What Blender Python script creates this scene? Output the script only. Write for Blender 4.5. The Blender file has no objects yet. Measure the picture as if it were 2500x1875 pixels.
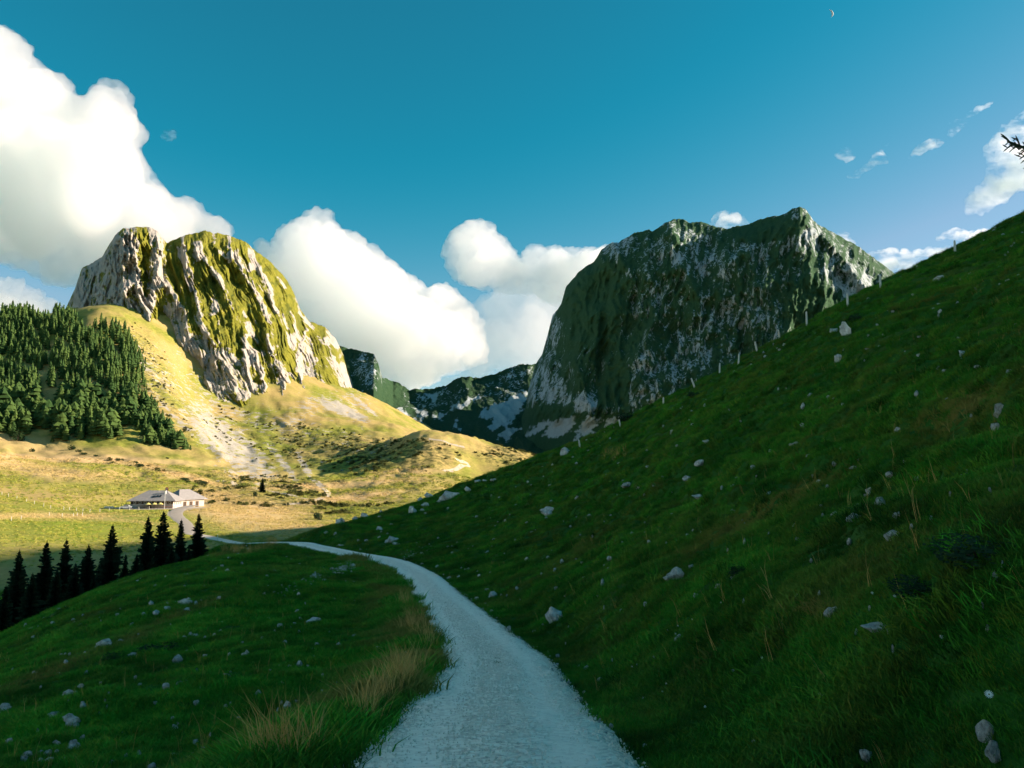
import bpy, bmesh, math, random
import numpy as np
from mathutils import Vector, Matrix

random.seed(7); RNG = np.random.default_rng(7)
sc = bpy.context.scene
COL = sc.collection

# ------------------------------------------------------------------ camera, sky, sun, exposure
F, CX, CY = 1900.0, 1250.0, 937.5            # focal length and centre in photo pixels
TH = math.radians(6.4)                       # camera looks slightly upwards
cam_d = bpy.data.cameras.new('camera'); cam = bpy.data.objects.new('camera', cam_d); COL.objects.link(cam)
cam_d.sensor_width = 36.0; cam_d.lens = 36.0 * F / 2500.0
cam_d.clip_start = 0.1; cam_d.clip_end = 60000
cam.location = (0, 0, 0); cam.rotation_euler = (math.radians(90) + TH, 0, 0)
sc.camera = cam

SUN_AZ, SUN_EL = math.radians(81), math.radians(20)   # azimuth clockwise from the view direction
sun_dir = Vector((math.sin(SUN_AZ) * math.cos(SUN_EL), math.cos(SUN_AZ) * math.cos(SUN_EL), math.sin(SUN_EL)))
world = bpy.data.worlds.new('World'); sc.world = world; world.use_nodes = True
wn = world.node_tree; wn.nodes.clear()
w_out = wn.nodes.new('ShaderNodeOutputWorld'); w_bg = wn.nodes.new('ShaderNodeBackground')
sky = wn.nodes.new('ShaderNodeTexSky'); sky.sky_type = 'NISHITA'; sky.sun_disc = False
sky.sun_elevation = SUN_EL; sky.sun_rotation = SUN_AZ
sky.altitude = 1600; sky.air_density = 1.0; sky.dust_density = 0.35; sky.ozone_density = 2.2
w_sep = wn.nodes.new('ShaderNodeSeparateColor'); w_com = wn.nodes.new('ShaderNodeCombineColor')   # film-like teal rendering of the blue sky
wn.links.new(sky.outputs[0], w_sep.inputs[0])
def w_math(op, a, b):
    n = wn.nodes.new('ShaderNodeMath'); n.operation = op; wn.links.new(a, n.inputs[0]); n.inputs[1].default_value = b; return n.outputs[0]
wr = w_math('ADD', w_math('MULTIPLY', w_math('POWER', w_math('MAXIMUM', w_math('SUBTRACT', w_sep.outputs[0], 0.9), 0.0), 1.7), 2.27), 0.08)
w_min = wn.nodes.new('ShaderNodeMath'); w_min.operation = 'MINIMUM'; wn.links.new(wr, w_min.inputs[0]); wn.links.new(w_math('MULTIPLY', w_sep.outputs[0], 1.05), w_min.inputs[1])
wn.links.new(w_min.outputs[0], w_com.inputs[0])
wn.links.new(w_math('MULTIPLY', w_sep.outputs[1], 1.10), w_com.inputs[1]); wn.links.new(w_math('MULTIPLY', w_sep.outputs[2], 0.95), w_com.inputs[2])
wn.links.new(w_com.outputs[0], w_bg.inputs[0])
w_bg.inputs[1].default_value = 0.054
wn.links.new(w_bg.outputs[0], w_out.inputs[0])

sun_l = bpy.data.lights.new('sun', 'SUN'); sun_l.energy = 4.6; sun_l.angle = math.radians(0.5); sun_l.color = (1.0, 0.85, 0.66)
sun_o = bpy.data.objects.new('sun', sun_l); COL.objects.link(sun_o)
sun_o.rotation_euler = sun_dir.to_track_quat('Z', 'Y').to_euler(); sun_o.location = sun_dir * 500

sc.view_settings.view_transform = 'Standard'; sc.view_settings.look = 'None'
sc.view_settings.exposure = 1.5; sc.view_settings.gamma = 1.0
sc.render.engine = 'CYCLES'
cy = sc.cycles
cy.use_denoising = True; cy.denoising_prefilter = 'ACCURATE'
try: cy.denoiser = 'OPENIMAGEDENOISE'
except Exception: pass
cy.max_bounces = 17; cy.diffuse_bounces = 2; cy.glossy_bounces = 1; cy.transmission_bounces = 2
cy.volume_bounces = 16; cy.transparent_max_bounces = 8
cy.sample_clamp_indirect = 6.0
cy.use_adaptive_sampling = True; cy.adaptive_threshold = 0.02
cy.caustics_reflective = False; cy.caustics_refractive = False
sc.render.use_persistent_data = False

# ------------------------------------------------------------------ helpers
SIN, COS = math.sin(TH), math.cos(TH)
def pt(px, py, d):
    """photo pixel and distance along the view axis (world Y) -> world point (works on arrays)"""
    px = np.asarray(px, float); py = np.asarray(py, float); d = np.asarray(d, float)
    a = (px - CX) / F; b = (CY - py) / F
    yy = COS - b * SIN
    return np.stack([a / yy * d, np.ones_like(a) * d, (SIN + b * COS) / yy * d], -1)
def proj(x, y, z):
    dep = y * COS + z * SIN
    up = z * COS - y * SIN
    return CX + F * x / dep, CY - F * up / dep

_P = RNG.permutation(512).astype(np.int32); _P = np.concatenate([_P, _P, _P])
_G = RNG.normal(size=(512, 3)); _G = (_G / np.linalg.norm(_G, axis=1)[:, None]).astype(np.float32); _GX, _GY, _GZ = (np.ascontiguousarray(_G[:, k]) for k in range(3))
def perlin(x, y, z=0.0):
    x, y, z = np.broadcast_arrays(np.asarray(x, np.float32), np.asarray(y, np.float32), np.asarray(z, np.float32))
    xi, yi, zi = np.floor(x).astype(np.int32), np.floor(y).astype(np.int32), np.floor(z).astype(np.int32)
    xf, yf, zf = x - xi, y - yi, z - zi
    u, v, w = (t * t * t * (t * (t * 6 - 15) + 10) for t in (xf, yf, zf))
    def g(i, j, k):
        h = _P[(_P[(_P[(xi + i) & 511] + yi + j) & 511] + zi + k) & 511]
        return _GX[h] * (xf - i) + _GY[h] * (yf - j) + _GZ[h] * (zf - k)
    def L(a, b, t): return a + (b - a) * t
    return L(L(L(g(0,0,0), g(1,0,0), u), L(g(0,1,0), g(1,1,0), u), v),
             L(L(g(0,0,1), g(1,0,1), u), L(g(0,1,1), g(1,1,1), u), v), w) * 1.6
def fbm(x, y, z=0.0, oct=4, gain=0.5):
    s = 0; a = 1.0; f = 1.0
    for i in range(oct):
        s = s + a * perlin(x * f + 17.3 * i, y * f + 5.1 * i, z * f + 3.3 * i); a *= gain; f *= 2.03
    return s
def ridged(x, y, z=0.0, oct=3, gain=0.5):
    s = 0; a = 1.0; f = 1.0; n = 0
    for i in range(oct):
        s = s + a * (1 - 2 * np.abs(perlin(x * f + 11.7 * i, y * f + 7.9 * i, z * f))); n += a; a *= gain; f *= 2.07
    return s / n
def sstep(a, b, x):
    t = np.clip((np.asarray(x, float) - a) / (b - a), 0, 1); return t * t * (3 - 2 * t)
def blob(px, py, cx, cy, rx, ry, ang=0.0, soft=0.35):
    """soft ellipse mask in photo pixels"""
    c, s = math.cos(math.radians(ang)), math.sin(math.radians(ang))
    dx, dy = px - cx, py - cy
    r = np.sqrt(((dx * c + dy * s) / rx) ** 2 + ((-dx * s + dy * c) / ry) ** 2)
    return 1 - sstep(1 - soft, 1 + soft, r)

def poly_dist(P, x, y):
    """signed distance (positive inside) of points to polygon P"""
    P = np.asarray(P, float); Q = np.roll(P, -1, 0)
    dx, dy = Q[:, 0] - P[:, 0], Q[:, 1] - P[:, 1]
    t = np.clip(((x[:, None] - P[:, 0]) * dx + (y[:, None] - P[:, 1]) * dy) / (dx * dx + dy * dy + 1e-9), 0, 1)
    d = np.sqrt((x[:, None] - P[:, 0] - t * dx) ** 2 + (y[:, None] - P[:, 1] - t * dy) ** 2).min(1)
    c = ((P[:, 1] > y[:, None]) != (Q[:, 1] > y[:, None])) & (x[:, None] < dx * (y[:, None] - P[:, 1]) / (dy + 1e-12) + P[:, 0])
    return np.where(c.sum(1) % 2 == 1, d, -d)
def poly_mask(poly, px, py, soft=3.0, jit=0.0, sc=12.0):
    """soft mask of a photo-pixel polygon, its edge broken up by noise"""
    P = np.asarray(poly, float); m = np.zeros(px.shape); lo, hi = P.min(0) - 12, P.max(0) + 12
    k = (px > lo[0]) & (px < hi[0]) & (py > lo[1]) & (py < hi[1])
    if k.any(): m[k] = sstep(-soft, soft, poly_dist(P, px[k], py[k]) + (jit * fbm(px[k] / sc, py[k] / sc, 3.7, 3) if jit else 0))
    return m
def rib_field(lines, px, py, w):
    """1 on the traced lines, falling off over w pixels"""
    best = np.full(px.shape, 1e9)
    for L in lines:
        for (x0, y0), (x1, y1) in zip(L, L[1:]):
            k = (px > min(x0, x1) - 4 * w) & (px < max(x0, x1) + 4 * w) & (py > min(y0, y1) - 4 * w) & (py < max(y0, y1) + 4 * w)
            if not k.any(): continue
            dx, dy = x1 - x0, y1 - y0; t = np.clip(((px[k] - x0) * dx + (py[k] - y0) * dy) / (dx * dx + dy * dy), 0, 1)
            best[k] = np.minimum(best[k], np.hypot(px[k] - x0 - t * dx, py[k] - y0 - t * dy))
    return np.exp(-(best / w) ** 2)
def from_crop(s, ox, oy, L): return [[(ox + x * s, oy + y * s) for x, y in l] for l in L]
def mesh_obj(name, V, Fc, mat=None, parent=None, smooth=True, attrs=None):
    me = bpy.data.meshes.new(name)
    V = np.asarray(V, np.float32)
    if isinstance(Fc, np.ndarray):
        n, k = Fc.shape
        me.vertices.add(len(V)); me.vertices.foreach_set('co', V.ravel())
        me.loops.add(n * k); me.loops.foreach_set('vertex_index', Fc.astype(np.int32).ravel())
        me.polygons.add(n); me.polygons.foreach_set('loop_start', np.arange(0, n * k, k, dtype=np.int32))
        me.update(calc_edges=True)
    else:
        me.from_pydata([tuple(v) for v in V], [], Fc)
    if smooth: me.polygons.foreach_set('use_smooth', np.ones(len(me.polygons), bool))
    for k_, arr in (attrs or {}).items():
        at = me.attributes.new(k_, 'FLOAT', 'POINT'); at.data.foreach_set('value', np.asarray(arr, np.float32).ravel())
    me.validate()
    o = bpy.data.objects.new(name, me); COL.objects.link(o)
    if mat: me.materials.append(mat)
    if parent: o.parent = parent
    return o
def grid_faces(nr, nc):
    i = np.arange(nr * nc).reshape(nr, nc)
    return np.stack([i[:-1, :-1].ravel(), i[:-1, 1:].ravel(), i[1:, 1:].ravel(), i[1:, :-1].ravel()], 1)
def tag(o, label=None, cat=None, group=None, kind=None):
    if label: o['label'] = label
    if cat: o['category'] = cat
    if group: o['group'] = group
    if kind: o['kind'] = kind
    return o

class NT:
    """tiny material builder"""
    def __init__(s, name, rough=0.9, spec=0.2):
        s.m = bpy.data.materials.new(name); s.m.use_nodes = True; s.t = s.m.node_tree
        s.b = s.t.nodes['Principled BSDF']; s.b.inputs['Roughness'].default_value = rough
        s.b.inputs['Specular IOR Level'].default_value = spec
        s.out = s.t.nodes['Material Output']
    def n(s, typ, **kw):
        nd = s.t.nodes.new(typ)
        for k, v in kw.items(): setattr(nd, k, v)
        return nd
    def l(s, a, b): s.t.links.new(a, b)
    def pos(s, scale=(1, 1, 1), rot=(0, 0, 0)):
        g = s.n('ShaderNodeNewGeometry'); m = s.n('ShaderNodeMapping')
        m.inputs['Scale'].default_value = scale; m.inputs['Rotation'].default_value = rot
        s.l(g.outputs['Position'], m.inputs['Vector']); return m.outputs[0]
    def noise(s, vec, scale, detail=4, rough=0.55, lac=2.0):
        nd = s.n('ShaderNodeTexNoise'); nd.inputs['Scale'].default_value = scale
        nd.inputs['Detail'].default_value = detail; nd.inputs['Roughness'].default_value = rough; nd.inputs['Lacunarity'].default_value = lac
        if vec is not None: s.l(vec, nd.inputs['Vector'])
        return nd.outputs[0]
    def voro(s, vec, scale, feature='F1'):
        nd = s.n('ShaderNodeTexVoronoi', feature=feature); nd.inputs['Scale'].default_value = scale
        s.l(vec, nd.inputs['Vector']); return nd
    def ramp(s, fac, stops, interp='LINEAR'):
        r = s.n('ShaderNodeValToRGB'); r.color_ramp.interpolation = interp
        e = r.color_ramp.elements
        while len(e) < len(stops): e.new(0.5)
        for el, (p, c) in zip(e, stops):
            el.position = p; el.color = (c, c, c, 1) if not hasattr(c, '__len__') else (*c, 1)
        s.l(fac, r.inputs[0]); return r.outputs[0]
    def mix(s, fac, a, b, mode='MIX'):
        m = s.n('ShaderNodeMix', data_type='RGBA', blend_type=mode)
        for sock, v in ((m.inputs[0], fac), (m.inputs[6], a), (m.inputs[7], b)):
            if hasattr(v, 'is_linked'): s.l(v, sock)
            elif hasattr(v, '__len__'): sock.default_value = (*v, 1)
            else: sock.default_value = v
        return m.outputs[2]
    def math(s, op, a, b=0.0, clamp=False):
        m = s.n('ShaderNodeMath', operation=op, use_clamp=clamp)
        for sock, v in ((m.inputs[0], a), (m.inputs[1], b)):
            if hasattr(v, 'is_linked'): s.l(v, sock)
            else: sock.default_value = v
        return m.outputs[0]
    def attr(s, name, inst=False):
        a = s.n('ShaderNodeAttribute', attribute_name=name)
        if inst: a.attribute_type = 'INSTANCER'
        return a.outputs['Fac']
    def bump(s, h, strength=0.5, dist=0.1, prev=None):
        b = s.n('ShaderNodeBump'); b.inputs['Strength'].default_value = strength; b.inputs['Distance'].default_value = dist
        s.l(h, b.inputs['Height'])
        if prev is not None: s.l(prev, b.inputs['Normal'])
        return b.outputs[0]
    def color(s, c):
        if hasattr(c, 'is_linked'): s.l(c, s.b.inputs['Base Color'])
        else: s.b.inputs['Base Color'].default_value = (*c, 1)
    def normal(s, nrm): s.l(nrm, s.b.inputs['Normal'])

# ------------------------------------------------------------------ materials of the land
def mat_ground():
    m = NT('alpine_turf', 0.95, 0.1)
    p = m.pos(); pf = m.pos((1, 1, 2.2))
    n_big = m.noise(p, 0.02, 4); n_mid = m.noise(pf, 0.16, 5, 0.6); n_fine = m.noise(pf, 1.3, 5, 0.65); n_vf = m.noise(p, 9.0, 3, 0.7)
    g = m.ramp(n_mid, [(0.30, (0.010, 0.055, 0.006)), (0.5, (0.020, 0.100, 0.010)), (0.72, (0.048, 0.120, 0.014))])
    g2 = m.mix(m.ramp(n_fine, [(0.35, 0.0), (0.7, 1.0)]), g, (0.030, 0.090, 0.012))
    # open meadow of the valley: dry grass, colour raised over near turf to add sun-shade contrast
    far = m.attr('meadow')
    mg = m.ramp(n_mid, [(0.3, (0.17, 0.19, 0.028)), (0.55, (0.25, 0.245, 0.045)), (0.75, (0.33, 0.28, 0.075))])
    mg = m.mix(m.ramp(n_big, [(0.38, 0.0), (0.60, 0.85)]), mg, (0.41, 0.29, 0.115))
    mg = m.mix(.5, mg, m.ramp(m.noise(pf, 0.55, 6, .7), [(.28, .45), (.5, 1.0), (.72, 1.5)]), 'MULTIPLY')
    c = m.mix(far, g2, mg)
    dry = m.math('MULTIPLY', m.attr('dry'), m.ramp(n_fine, [(0.25, 0.45), (0.6, 1.0)]))
    c = m.mix(dry, c, m.mix(far, (0.17, 0.12, 0.045), (0.64, 0.42, 0.22)))
    lush = m.attr('lush'); c = m.mix(m.math('MULTIPLY', lush, m.ramp(n_mid, [(.3, .3), (.6, .8)])), c, (0.19, 0.25, 0.018))
    scrub = m.math('MULTIPLY', m.attr('scrub'), m.ramp(m.noise(pf, 0.22, 4, 0.7), [(0.47, 0.0), (0.56, 1.0)]), True)
    c = m.mix(scrub, c, (0.035, 0.05, 0.015))
    st = m.ramp(m.noise(pf, 0.11, 8, 0.75), [(0.36, 0.0), (0.64, 1.0)])
    rk = m.math('MULTIPLY', m.attr('stone'), 1.0)
    k = m.ramp(m.math('ADD', rk, m.math('MULTIPLY', m.math('SUBTRACT', st, 0.5), 1.0)), [(0.52, 0.0), (0.62, 1.0)])
    c = m.mix(k, c, m.ramp(n_fine, [(0.3, (0.26, 0.23, 0.19)), (0.7, (0.45, 0.41, 0.36))]))
    earth = m.attr('earth'); c = m.mix(earth, c, (0.14, 0.085, 0.05))
    m.color(c)
    h = m.math('ADD', m.math('MULTIPLY', n_mid, 1.2), m.math('MULTIPLY', n_fine, 0.5))
    b = m.bump(h, 0.55, 0.6); b = m.bump(n_vf, 0.5, 0.05, b); m.normal(b)
    return m.m
def mat_mountain(name, grass, grass2, rock, rock2, wet, sc_=1.0):
    m = NT(name, 0.95, 0.1)
    p = m.pos((1, 1, 0.24)); q = m.pos((1, 1, .45))
    n1 = m.noise(p, 0.035 * sc_, 6, 0.65); n2 = m.noise(q, 0.16 * sc_, 6, 0.7); n3 = m.noise(p, 0.5 * sc_, 4, 0.7)
    rk = m.attr('rock')
    k = m.math('ADD', rk, m.math('MULTIPLY', m.math('SUBTRACT', n1, 0.5), 0.8))
    k = m.math('ADD', k, m.math('MULTIPLY', m.math('SUBTRACT', n2, 0.5), 1.2))
    k = m.ramp(k, [(0.46, 0.0), (0.56, 1.0)])
    gcol = m.mix(m.ramp(n2, [(0.32, 0.0), (0.68, 1.0)]), grass, grass2)
    rcol = m.mix(m.ramp(n3, [(0.30, 0.0), (0.65, 1.0)]), rock, rock2)
    rcol = m.mix(m.ramp(m.noise(m.pos((1, 1, 0.12)), 0.12 * sc_, 5, 0.7), [(0.52, 0.0), (0.70, 0.75)]), rcol, wet)
    c = m.mix(k, gcol, rcol)
    c = m.mix(m.attr('scree'), c, m.mix(n3, rock, rock2))
    dark = m.attr('bush'); c = m.mix(dark, c, (0.03, 0.05, 0.012))
    m.color(c)
    h = m.math('ADD', m.math('MULTIPLY', n1, 9.0), m.math('ADD', m.math('MULTIPLY', n2, 3.5), m.math('MULTIPLY', n3, 0.9)))
    m.normal(m.bump(h, 0.8, 1.0))
    return m.m
M = {}
M['ground'] = mat_ground()
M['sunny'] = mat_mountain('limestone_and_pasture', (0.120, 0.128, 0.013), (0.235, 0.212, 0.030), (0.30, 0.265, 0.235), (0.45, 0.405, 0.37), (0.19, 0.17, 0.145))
M['shady'] = mat_mountain('shade_tinted_limestone', (0.028, 0.072, 0.034), (0.045, 0.098, 0.044), (0.28, 0.31, 0.335), (0.50, 0.54, 0.575), (0.15, 0.17, 0.18), 1.3)  # copy for the right peak, its shade put in as darker, bluer colours
M['bowl'] = mat_mountain('high_pasture_and_scree', (0.020, 0.052, 0.024), (0.036, 0.070, 0.030), (0.30, 0.33, 0.35), (0.50, 0.54, 0.57), (0.18, 0.2, 0.2), 1.0)  # bowl between the peaks, shade likewise put into dark, bluish colours

# ------------------------------------------------------------------ the land: control points (photo px, py, distance) and world points
CP = """1207 1875 8|1211 1617 21.2|1160 1558 27.8|1110 1497 39.4|1070 1455 46|1020 1403 62|945 1367 72|850 1351 82|750 1330 93|710 1325 97
630 1345 88|557 1354 84|511 1365 80|384 1395 72|230 1449 62|77 1556 50|0 1600 46
0 1875 15|300 1875 11.5|600 1875 9.5|300 1650 24|0 1700 26|600 1650 22|600 1500 42|300 1500 45|800 1450 48|900 1420 55|800 1400 62|700 1365 78
640 1338 188|500 1308 215|466 1303 222|450 1278 250|428 1256 280|440 1243 297|453 1235 308|330 1236 312|250 1240 312
0 1370 155|0 1300 200|0 1200 330|0 1130 450|0 1090 560|200 1100 560|250 1150 440|450 1110 580|600 1170 520|500 1200 400|650 1200 420|700 1250 330|600 1290 240|720 1305 222
800 1200 450|900 1168 500|1000 1165 500|1100 1160 520|1050 1100 550|1000 1068 610|1080 1066 610|1130 1075 610|1170 1110 590|1180 1150 560|1240 1098 640|1320 1125 640|960 1110 600
0 1060 600|200 1065 600|0 900 740|0 775 880|160 775 880|250 760 860|330 852 800|400 960 710|455 1085 610
500 1000 800|600 1100 680|480 930 880|700 1100 700|800 1050 800|900 1045 850|968 1044 880|880 1000 980|867 960 1050|700 1040 800|600 1010 850
1600 1875 7.2|2000 1875 6|2500 1875 5|2500 1500 6|2500 1200 9.5|2500 900 22|2500 700 45|2500 600 65|2500 525 85
2000 1500 9.5|2000 1200 23|2000 1000 42|2000 850 62|2060 742 85|2280 634 85|1600 1500 19|1600 1300 36|1600 1150 60|1600 1050 85|1600 988 115|1850 860 94
1700 938 105|1480 1055 125|1300 1138 138|1300 1400 48|1300 1300 68|1300 1200 95|1100 1300 85|1100 1240 110|1100 1203 135|900 1330 88|900 1290 102|900 1262 118|760 1300 101|735 1312 100|820 1284 110"""
WP = [(-45,50,-17),(-62,60,-23),(-52,95,-17),(-70,110,-21),(-100,100,-27),(-60,140,-20),(-100,140,-21),(-35,125,-14),(-40,150,-17.5),(-20,160,-16.5),(-160,90,-33),
      (-12,160,-16),(-14,200,-18),(20,185,-9),(5,200,-12),(5,300,-14),(40,300,-8),(60,420,-8),(20,480,-6),(100,560,0),(190,620,10),
      (60,180,12),(85,160,26),(95,150,38),(112,170,50),(150,150,72),(160,120,76),(210,290,84),(205,220,90),(130,70,66),(70,20,36),(40,-3,20),(20,-4,9),(8,-4,1),
      (150,330,40),(110,310,18),(200,380,45),(300,420,60),(330,300,110),(300,180,130),(250,90,120),
      (0,0,-1.6),(0,-4,-0.9),(-4,-3,-1.1),(2.5,1,-1.2),(-6,4,-2.6),(-15,0,-3),(-40,-3,-8),(-80,20,-20),
      (-450,560,60),(-420,330,10),(-300,200,-12),(-520,760,112),(-640,900,160),(-330,1000,150),(-420,1000,200),(-250,1100,120),(-180,1150,95),(-760,1200,190),
      (-60,740,16),(60,760,8),(200,760,8),(-75,1000,26),(80,1000,16),(300,900,15),(500,700,60),(600,1000,60),(-40,1250,24),(200,1250,26),(500,1250,60)]
cps = []
for ln in CP.split('\n'):
    for it in ln.split('|'):
        a = [float(t) for t in it.split()]
        cps.append(pt(*a))
CPW = np.array([tuple(c) for c in cps] + [tuple(map(float, w)) for w in WP])
Y0 = 9.0; KT = 1.6
def warp(x, y): yy = np.maximum(y + Y0, 1.0); return KT * x / yy, np.log(yy), yy
def tps_fit(P):
    u, v, yy = warp(P[:, 0], P[:, 1]); n = len(u)
    r2 = (u[:, None] - u) ** 2 + (v[:, None] - v) ** 2
    K = 0.5 * r2 * np.log(r2 + 1e-12) + np.eye(n) * 2e-4
    A = np.zeros((n + 3, n + 3)); A[:n, :n] = K
    B = np.stack([np.ones(n), u, v], 1); A[:n, n:] = B; A[n:, :n] = B.T
    return u, v, np.linalg.solve(A, np.concatenate([P[:, 2] / yy, np.zeros(3)]))
TU, TV, TW = tps_fit(CPW)
def base_z(x, y):
    x, y = np.broadcast_arrays(np.asarray(x, float), np.asarray(y, float)); sh = x.shape
    u, v, yy = warp(x.ravel(), y.ravel()); out = np.empty_like(u)
    for s in range(0, len(u), 40000):
        e = slice(s, s + 40000)
        r2 = (u[e, None] - TU) ** 2 + (v[e, None] - TV) ** 2
        out[e] = (0.5 * r2 * np.log(r2 + 1e-12)) @ TW[:-3] + TW[-3] + TW[-2] * u[e] + TW[-1] * v[e]
    return (out * yy).reshape(sh)

# roads: centre lines as world points, resampled
def curve_pts(P, step):
    P = np.asarray(P, float); out = []
    Q = np.vstack([2 * P[0] - P[1], P, 2 * P[-1] - P[-2]])
    for i in range(1, len(Q) - 2):
        p0, p1, p2, p3 = Q[i - 1:i + 3]; n = max(2, int(np.linalg.norm(p2 - p1) / step))
        for t in np.linspace(0, 1, n, endpoint=False):
            out.append(0.5 * ((2 * p1) + (-p0 + p2) * t + (2 * p0 - 5 * p1 + 4 * p2 - p3) * t * t + (-p0 + 3 * p1 - 3 * p2 + p3) * t ** 3))
    out.append(P[-1]); return np.array(out)
R1 = [(0.3, -6, -0.5), (0.1, 0, -1.62)] + [tuple(pt(*a)) for a in ((1207, 1875, 8), (1209, 1720, 13.3), (1211, 1617, 21.2), (1164, 1558, 28.2), (1110, 1497, 38), (1070, 1455, 47), (1018, 1403, 61), (945, 1369, 71.5), (850, 1351.5, 82), (760, 1333, 92), (715, 1326, 97))] + [(-36, 104, -9.6), (-44, 116, -12.5), (-47, 130, -15), (-46, 146, -17), (-50, 165, -18.2)]
R1 += [tuple(pt(*a)) for a in ((640, 1338, 188), (560, 1322, 203), (500, 1309, 215), (466, 1300, 226), (452, 1278, 250), (430, 1258, 278), (434, 1246, 294), (450, 1238, 306), (478, 1233, 312))]
ROAD = curve_pts(R1, 0.6)
RW = np.interp(ROAD[:, 1], [0, 20, 60, 90, 180, 240, 280, 320], [1.52, 1.50, 1.6, 1.65, 1.5, 2.0, 2.4, 2.6])   # half widths
def road_near(x, y):
    sh = np.shape(x); x = np.ravel(x); y = np.ravel(y)
    dist = np.full(x.shape, 1e9); zz = np.zeros(x.shape); hw = np.ones(x.shape) * 1.4
    m = (np.abs(x + 30) < 130) & (y < 330)
    idx = np.where(m)[0]
    R = ROAD[::2]; H = RW[::2]; RT = np.gradient(R, axis=0); RT = RT / np.linalg.norm(RT[:, :2], axis=1)[:, None]
    for s in range(0, len(idx), 20000):
        ii = idx[s:s + 20000]
        d2 = (x[ii, None] - R[:, 0]) ** 2 + (y[ii, None] - R[:, 1]) ** 2
        j = d2.argmin(1); ex = x[ii] - R[j, 0]; ey = y[ii] - R[j, 1]; al = np.clip(ex * RT[j, 0] + ey * RT[j, 1], -1.0, 1.0)
        dist[ii] = np.hypot(ex - al * RT[j, 0], ey - al * RT[j, 1]); zz[ii] = R[j, 2] + al * RT[j, 2]; hw[ii] = H[j]
    return dist.reshape(sh), zz.reshape(sh), hw.reshape(sh)
PADS = [(tuple(pt(385, 1240, 322)), 26, 30)]     # levelled yard round the farm: centre, inner and outer radius
def up2(a, n0, n1):
    i = np.linspace(0, a.shape[0] - 1, n0); k = np.minimum(i.astype(int), a.shape[0] - 2); f = (i - k)[:, None]; a = a[k] * (1 - f) + a[k + 1] * f
    i = np.linspace(0, a.shape[1] - 1, n1); k = np.minimum(i.astype(int), a.shape[1] - 2); f = (i - k)[None]; return a[:, k] * (1 - f) + a[:, k + 1] * f
def land_z(x, y, detail=True):
    x = np.asarray(x, float); y = np.asarray(y, float)
    # the smooth base changes slowly: fit it on every other grid line
    h0, h1 = x.shape[0] // 2 + 1, x.shape[1] // 2 + 1
    z = base_z(up2(x, h0, h1), up2(y, h0, h1)); z = up2(z, *x.shape)
    r = np.hypot(x, y)
    if detail:
        # hummocks and cattle terraces along the contours
        near = sstep(400, 120, r)
        z = z + 0.34 * near * sstep(3, 15, r) * fbm(x * 0.16, y * 0.16, 1.7, 4)
        z = z + (0.15 * fbm(x * 0.9, y * 0.9, 4.2, 3) + .04 * fbm(x * 2.7, y * 2.7, 2.2, 2) * sstep(50, 15, r)) * sstep(140, 30, r)
        hill = sstep(2, 10, x + 0.18 * np.maximum(y - 40, 0)) * near
        ter = np.sin((z * 1.0 + 0.8 * fbm(x * 0.12, y * 0.12, 9.1, 3)) * 5.2)
        z = z + hill * (0.22 * (ter + .35 * np.sin(2 * (z * 1.0 + 0.8 * fbm(x * 0.12, y * 0.12, 9.1, 3)) * 5.2)) + 0.07 * np.sin(z * 11 + 3 * perlin(x * .2, y * .2, 2.0)))
        far = sstep(180, 420, r)
        z = z + far * (1.5 * fbm(x * 0.018, y * 0.018, 2.2, 5) + 0.9 * fbm(x * 0.06, y * 0.06, 6.2, 3) * sstep(380, 600, r) + sstep(370, 470, r) * sstep(1000, 640, r) * sstep(-330, -200, x) * (3.4 * ridged(x * .035, y * .035, 4.4, 3) + .7 * fbm(x * .16, y * .16, 1.4, 3)))
    if detail:
        tal = sstep(560, 680, r) * sstep(-620, -420, x) * sstep(-20, -120, x)
        z = z + tal * (2.6 * ridged((x + y) * .05, (x - y) * .012, 2.0, 3) + 1.2 * fbm(x * .09, y * .09, 1.0, 3))
    d, rz, hw = road_near(x, y)
    k = sstep(3.2, 0.25, d - hw)
    z = z * (1 - k) + (rz - 0.05) * k
    for (c, r0, r1) in PADS:
        dd = np.hypot(x - c[0], (y - c[1]) * 1.0); k = sstep(r1 + 14, r0, dd); z = z * (1 - k) + c[2] * k
    return z

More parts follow.
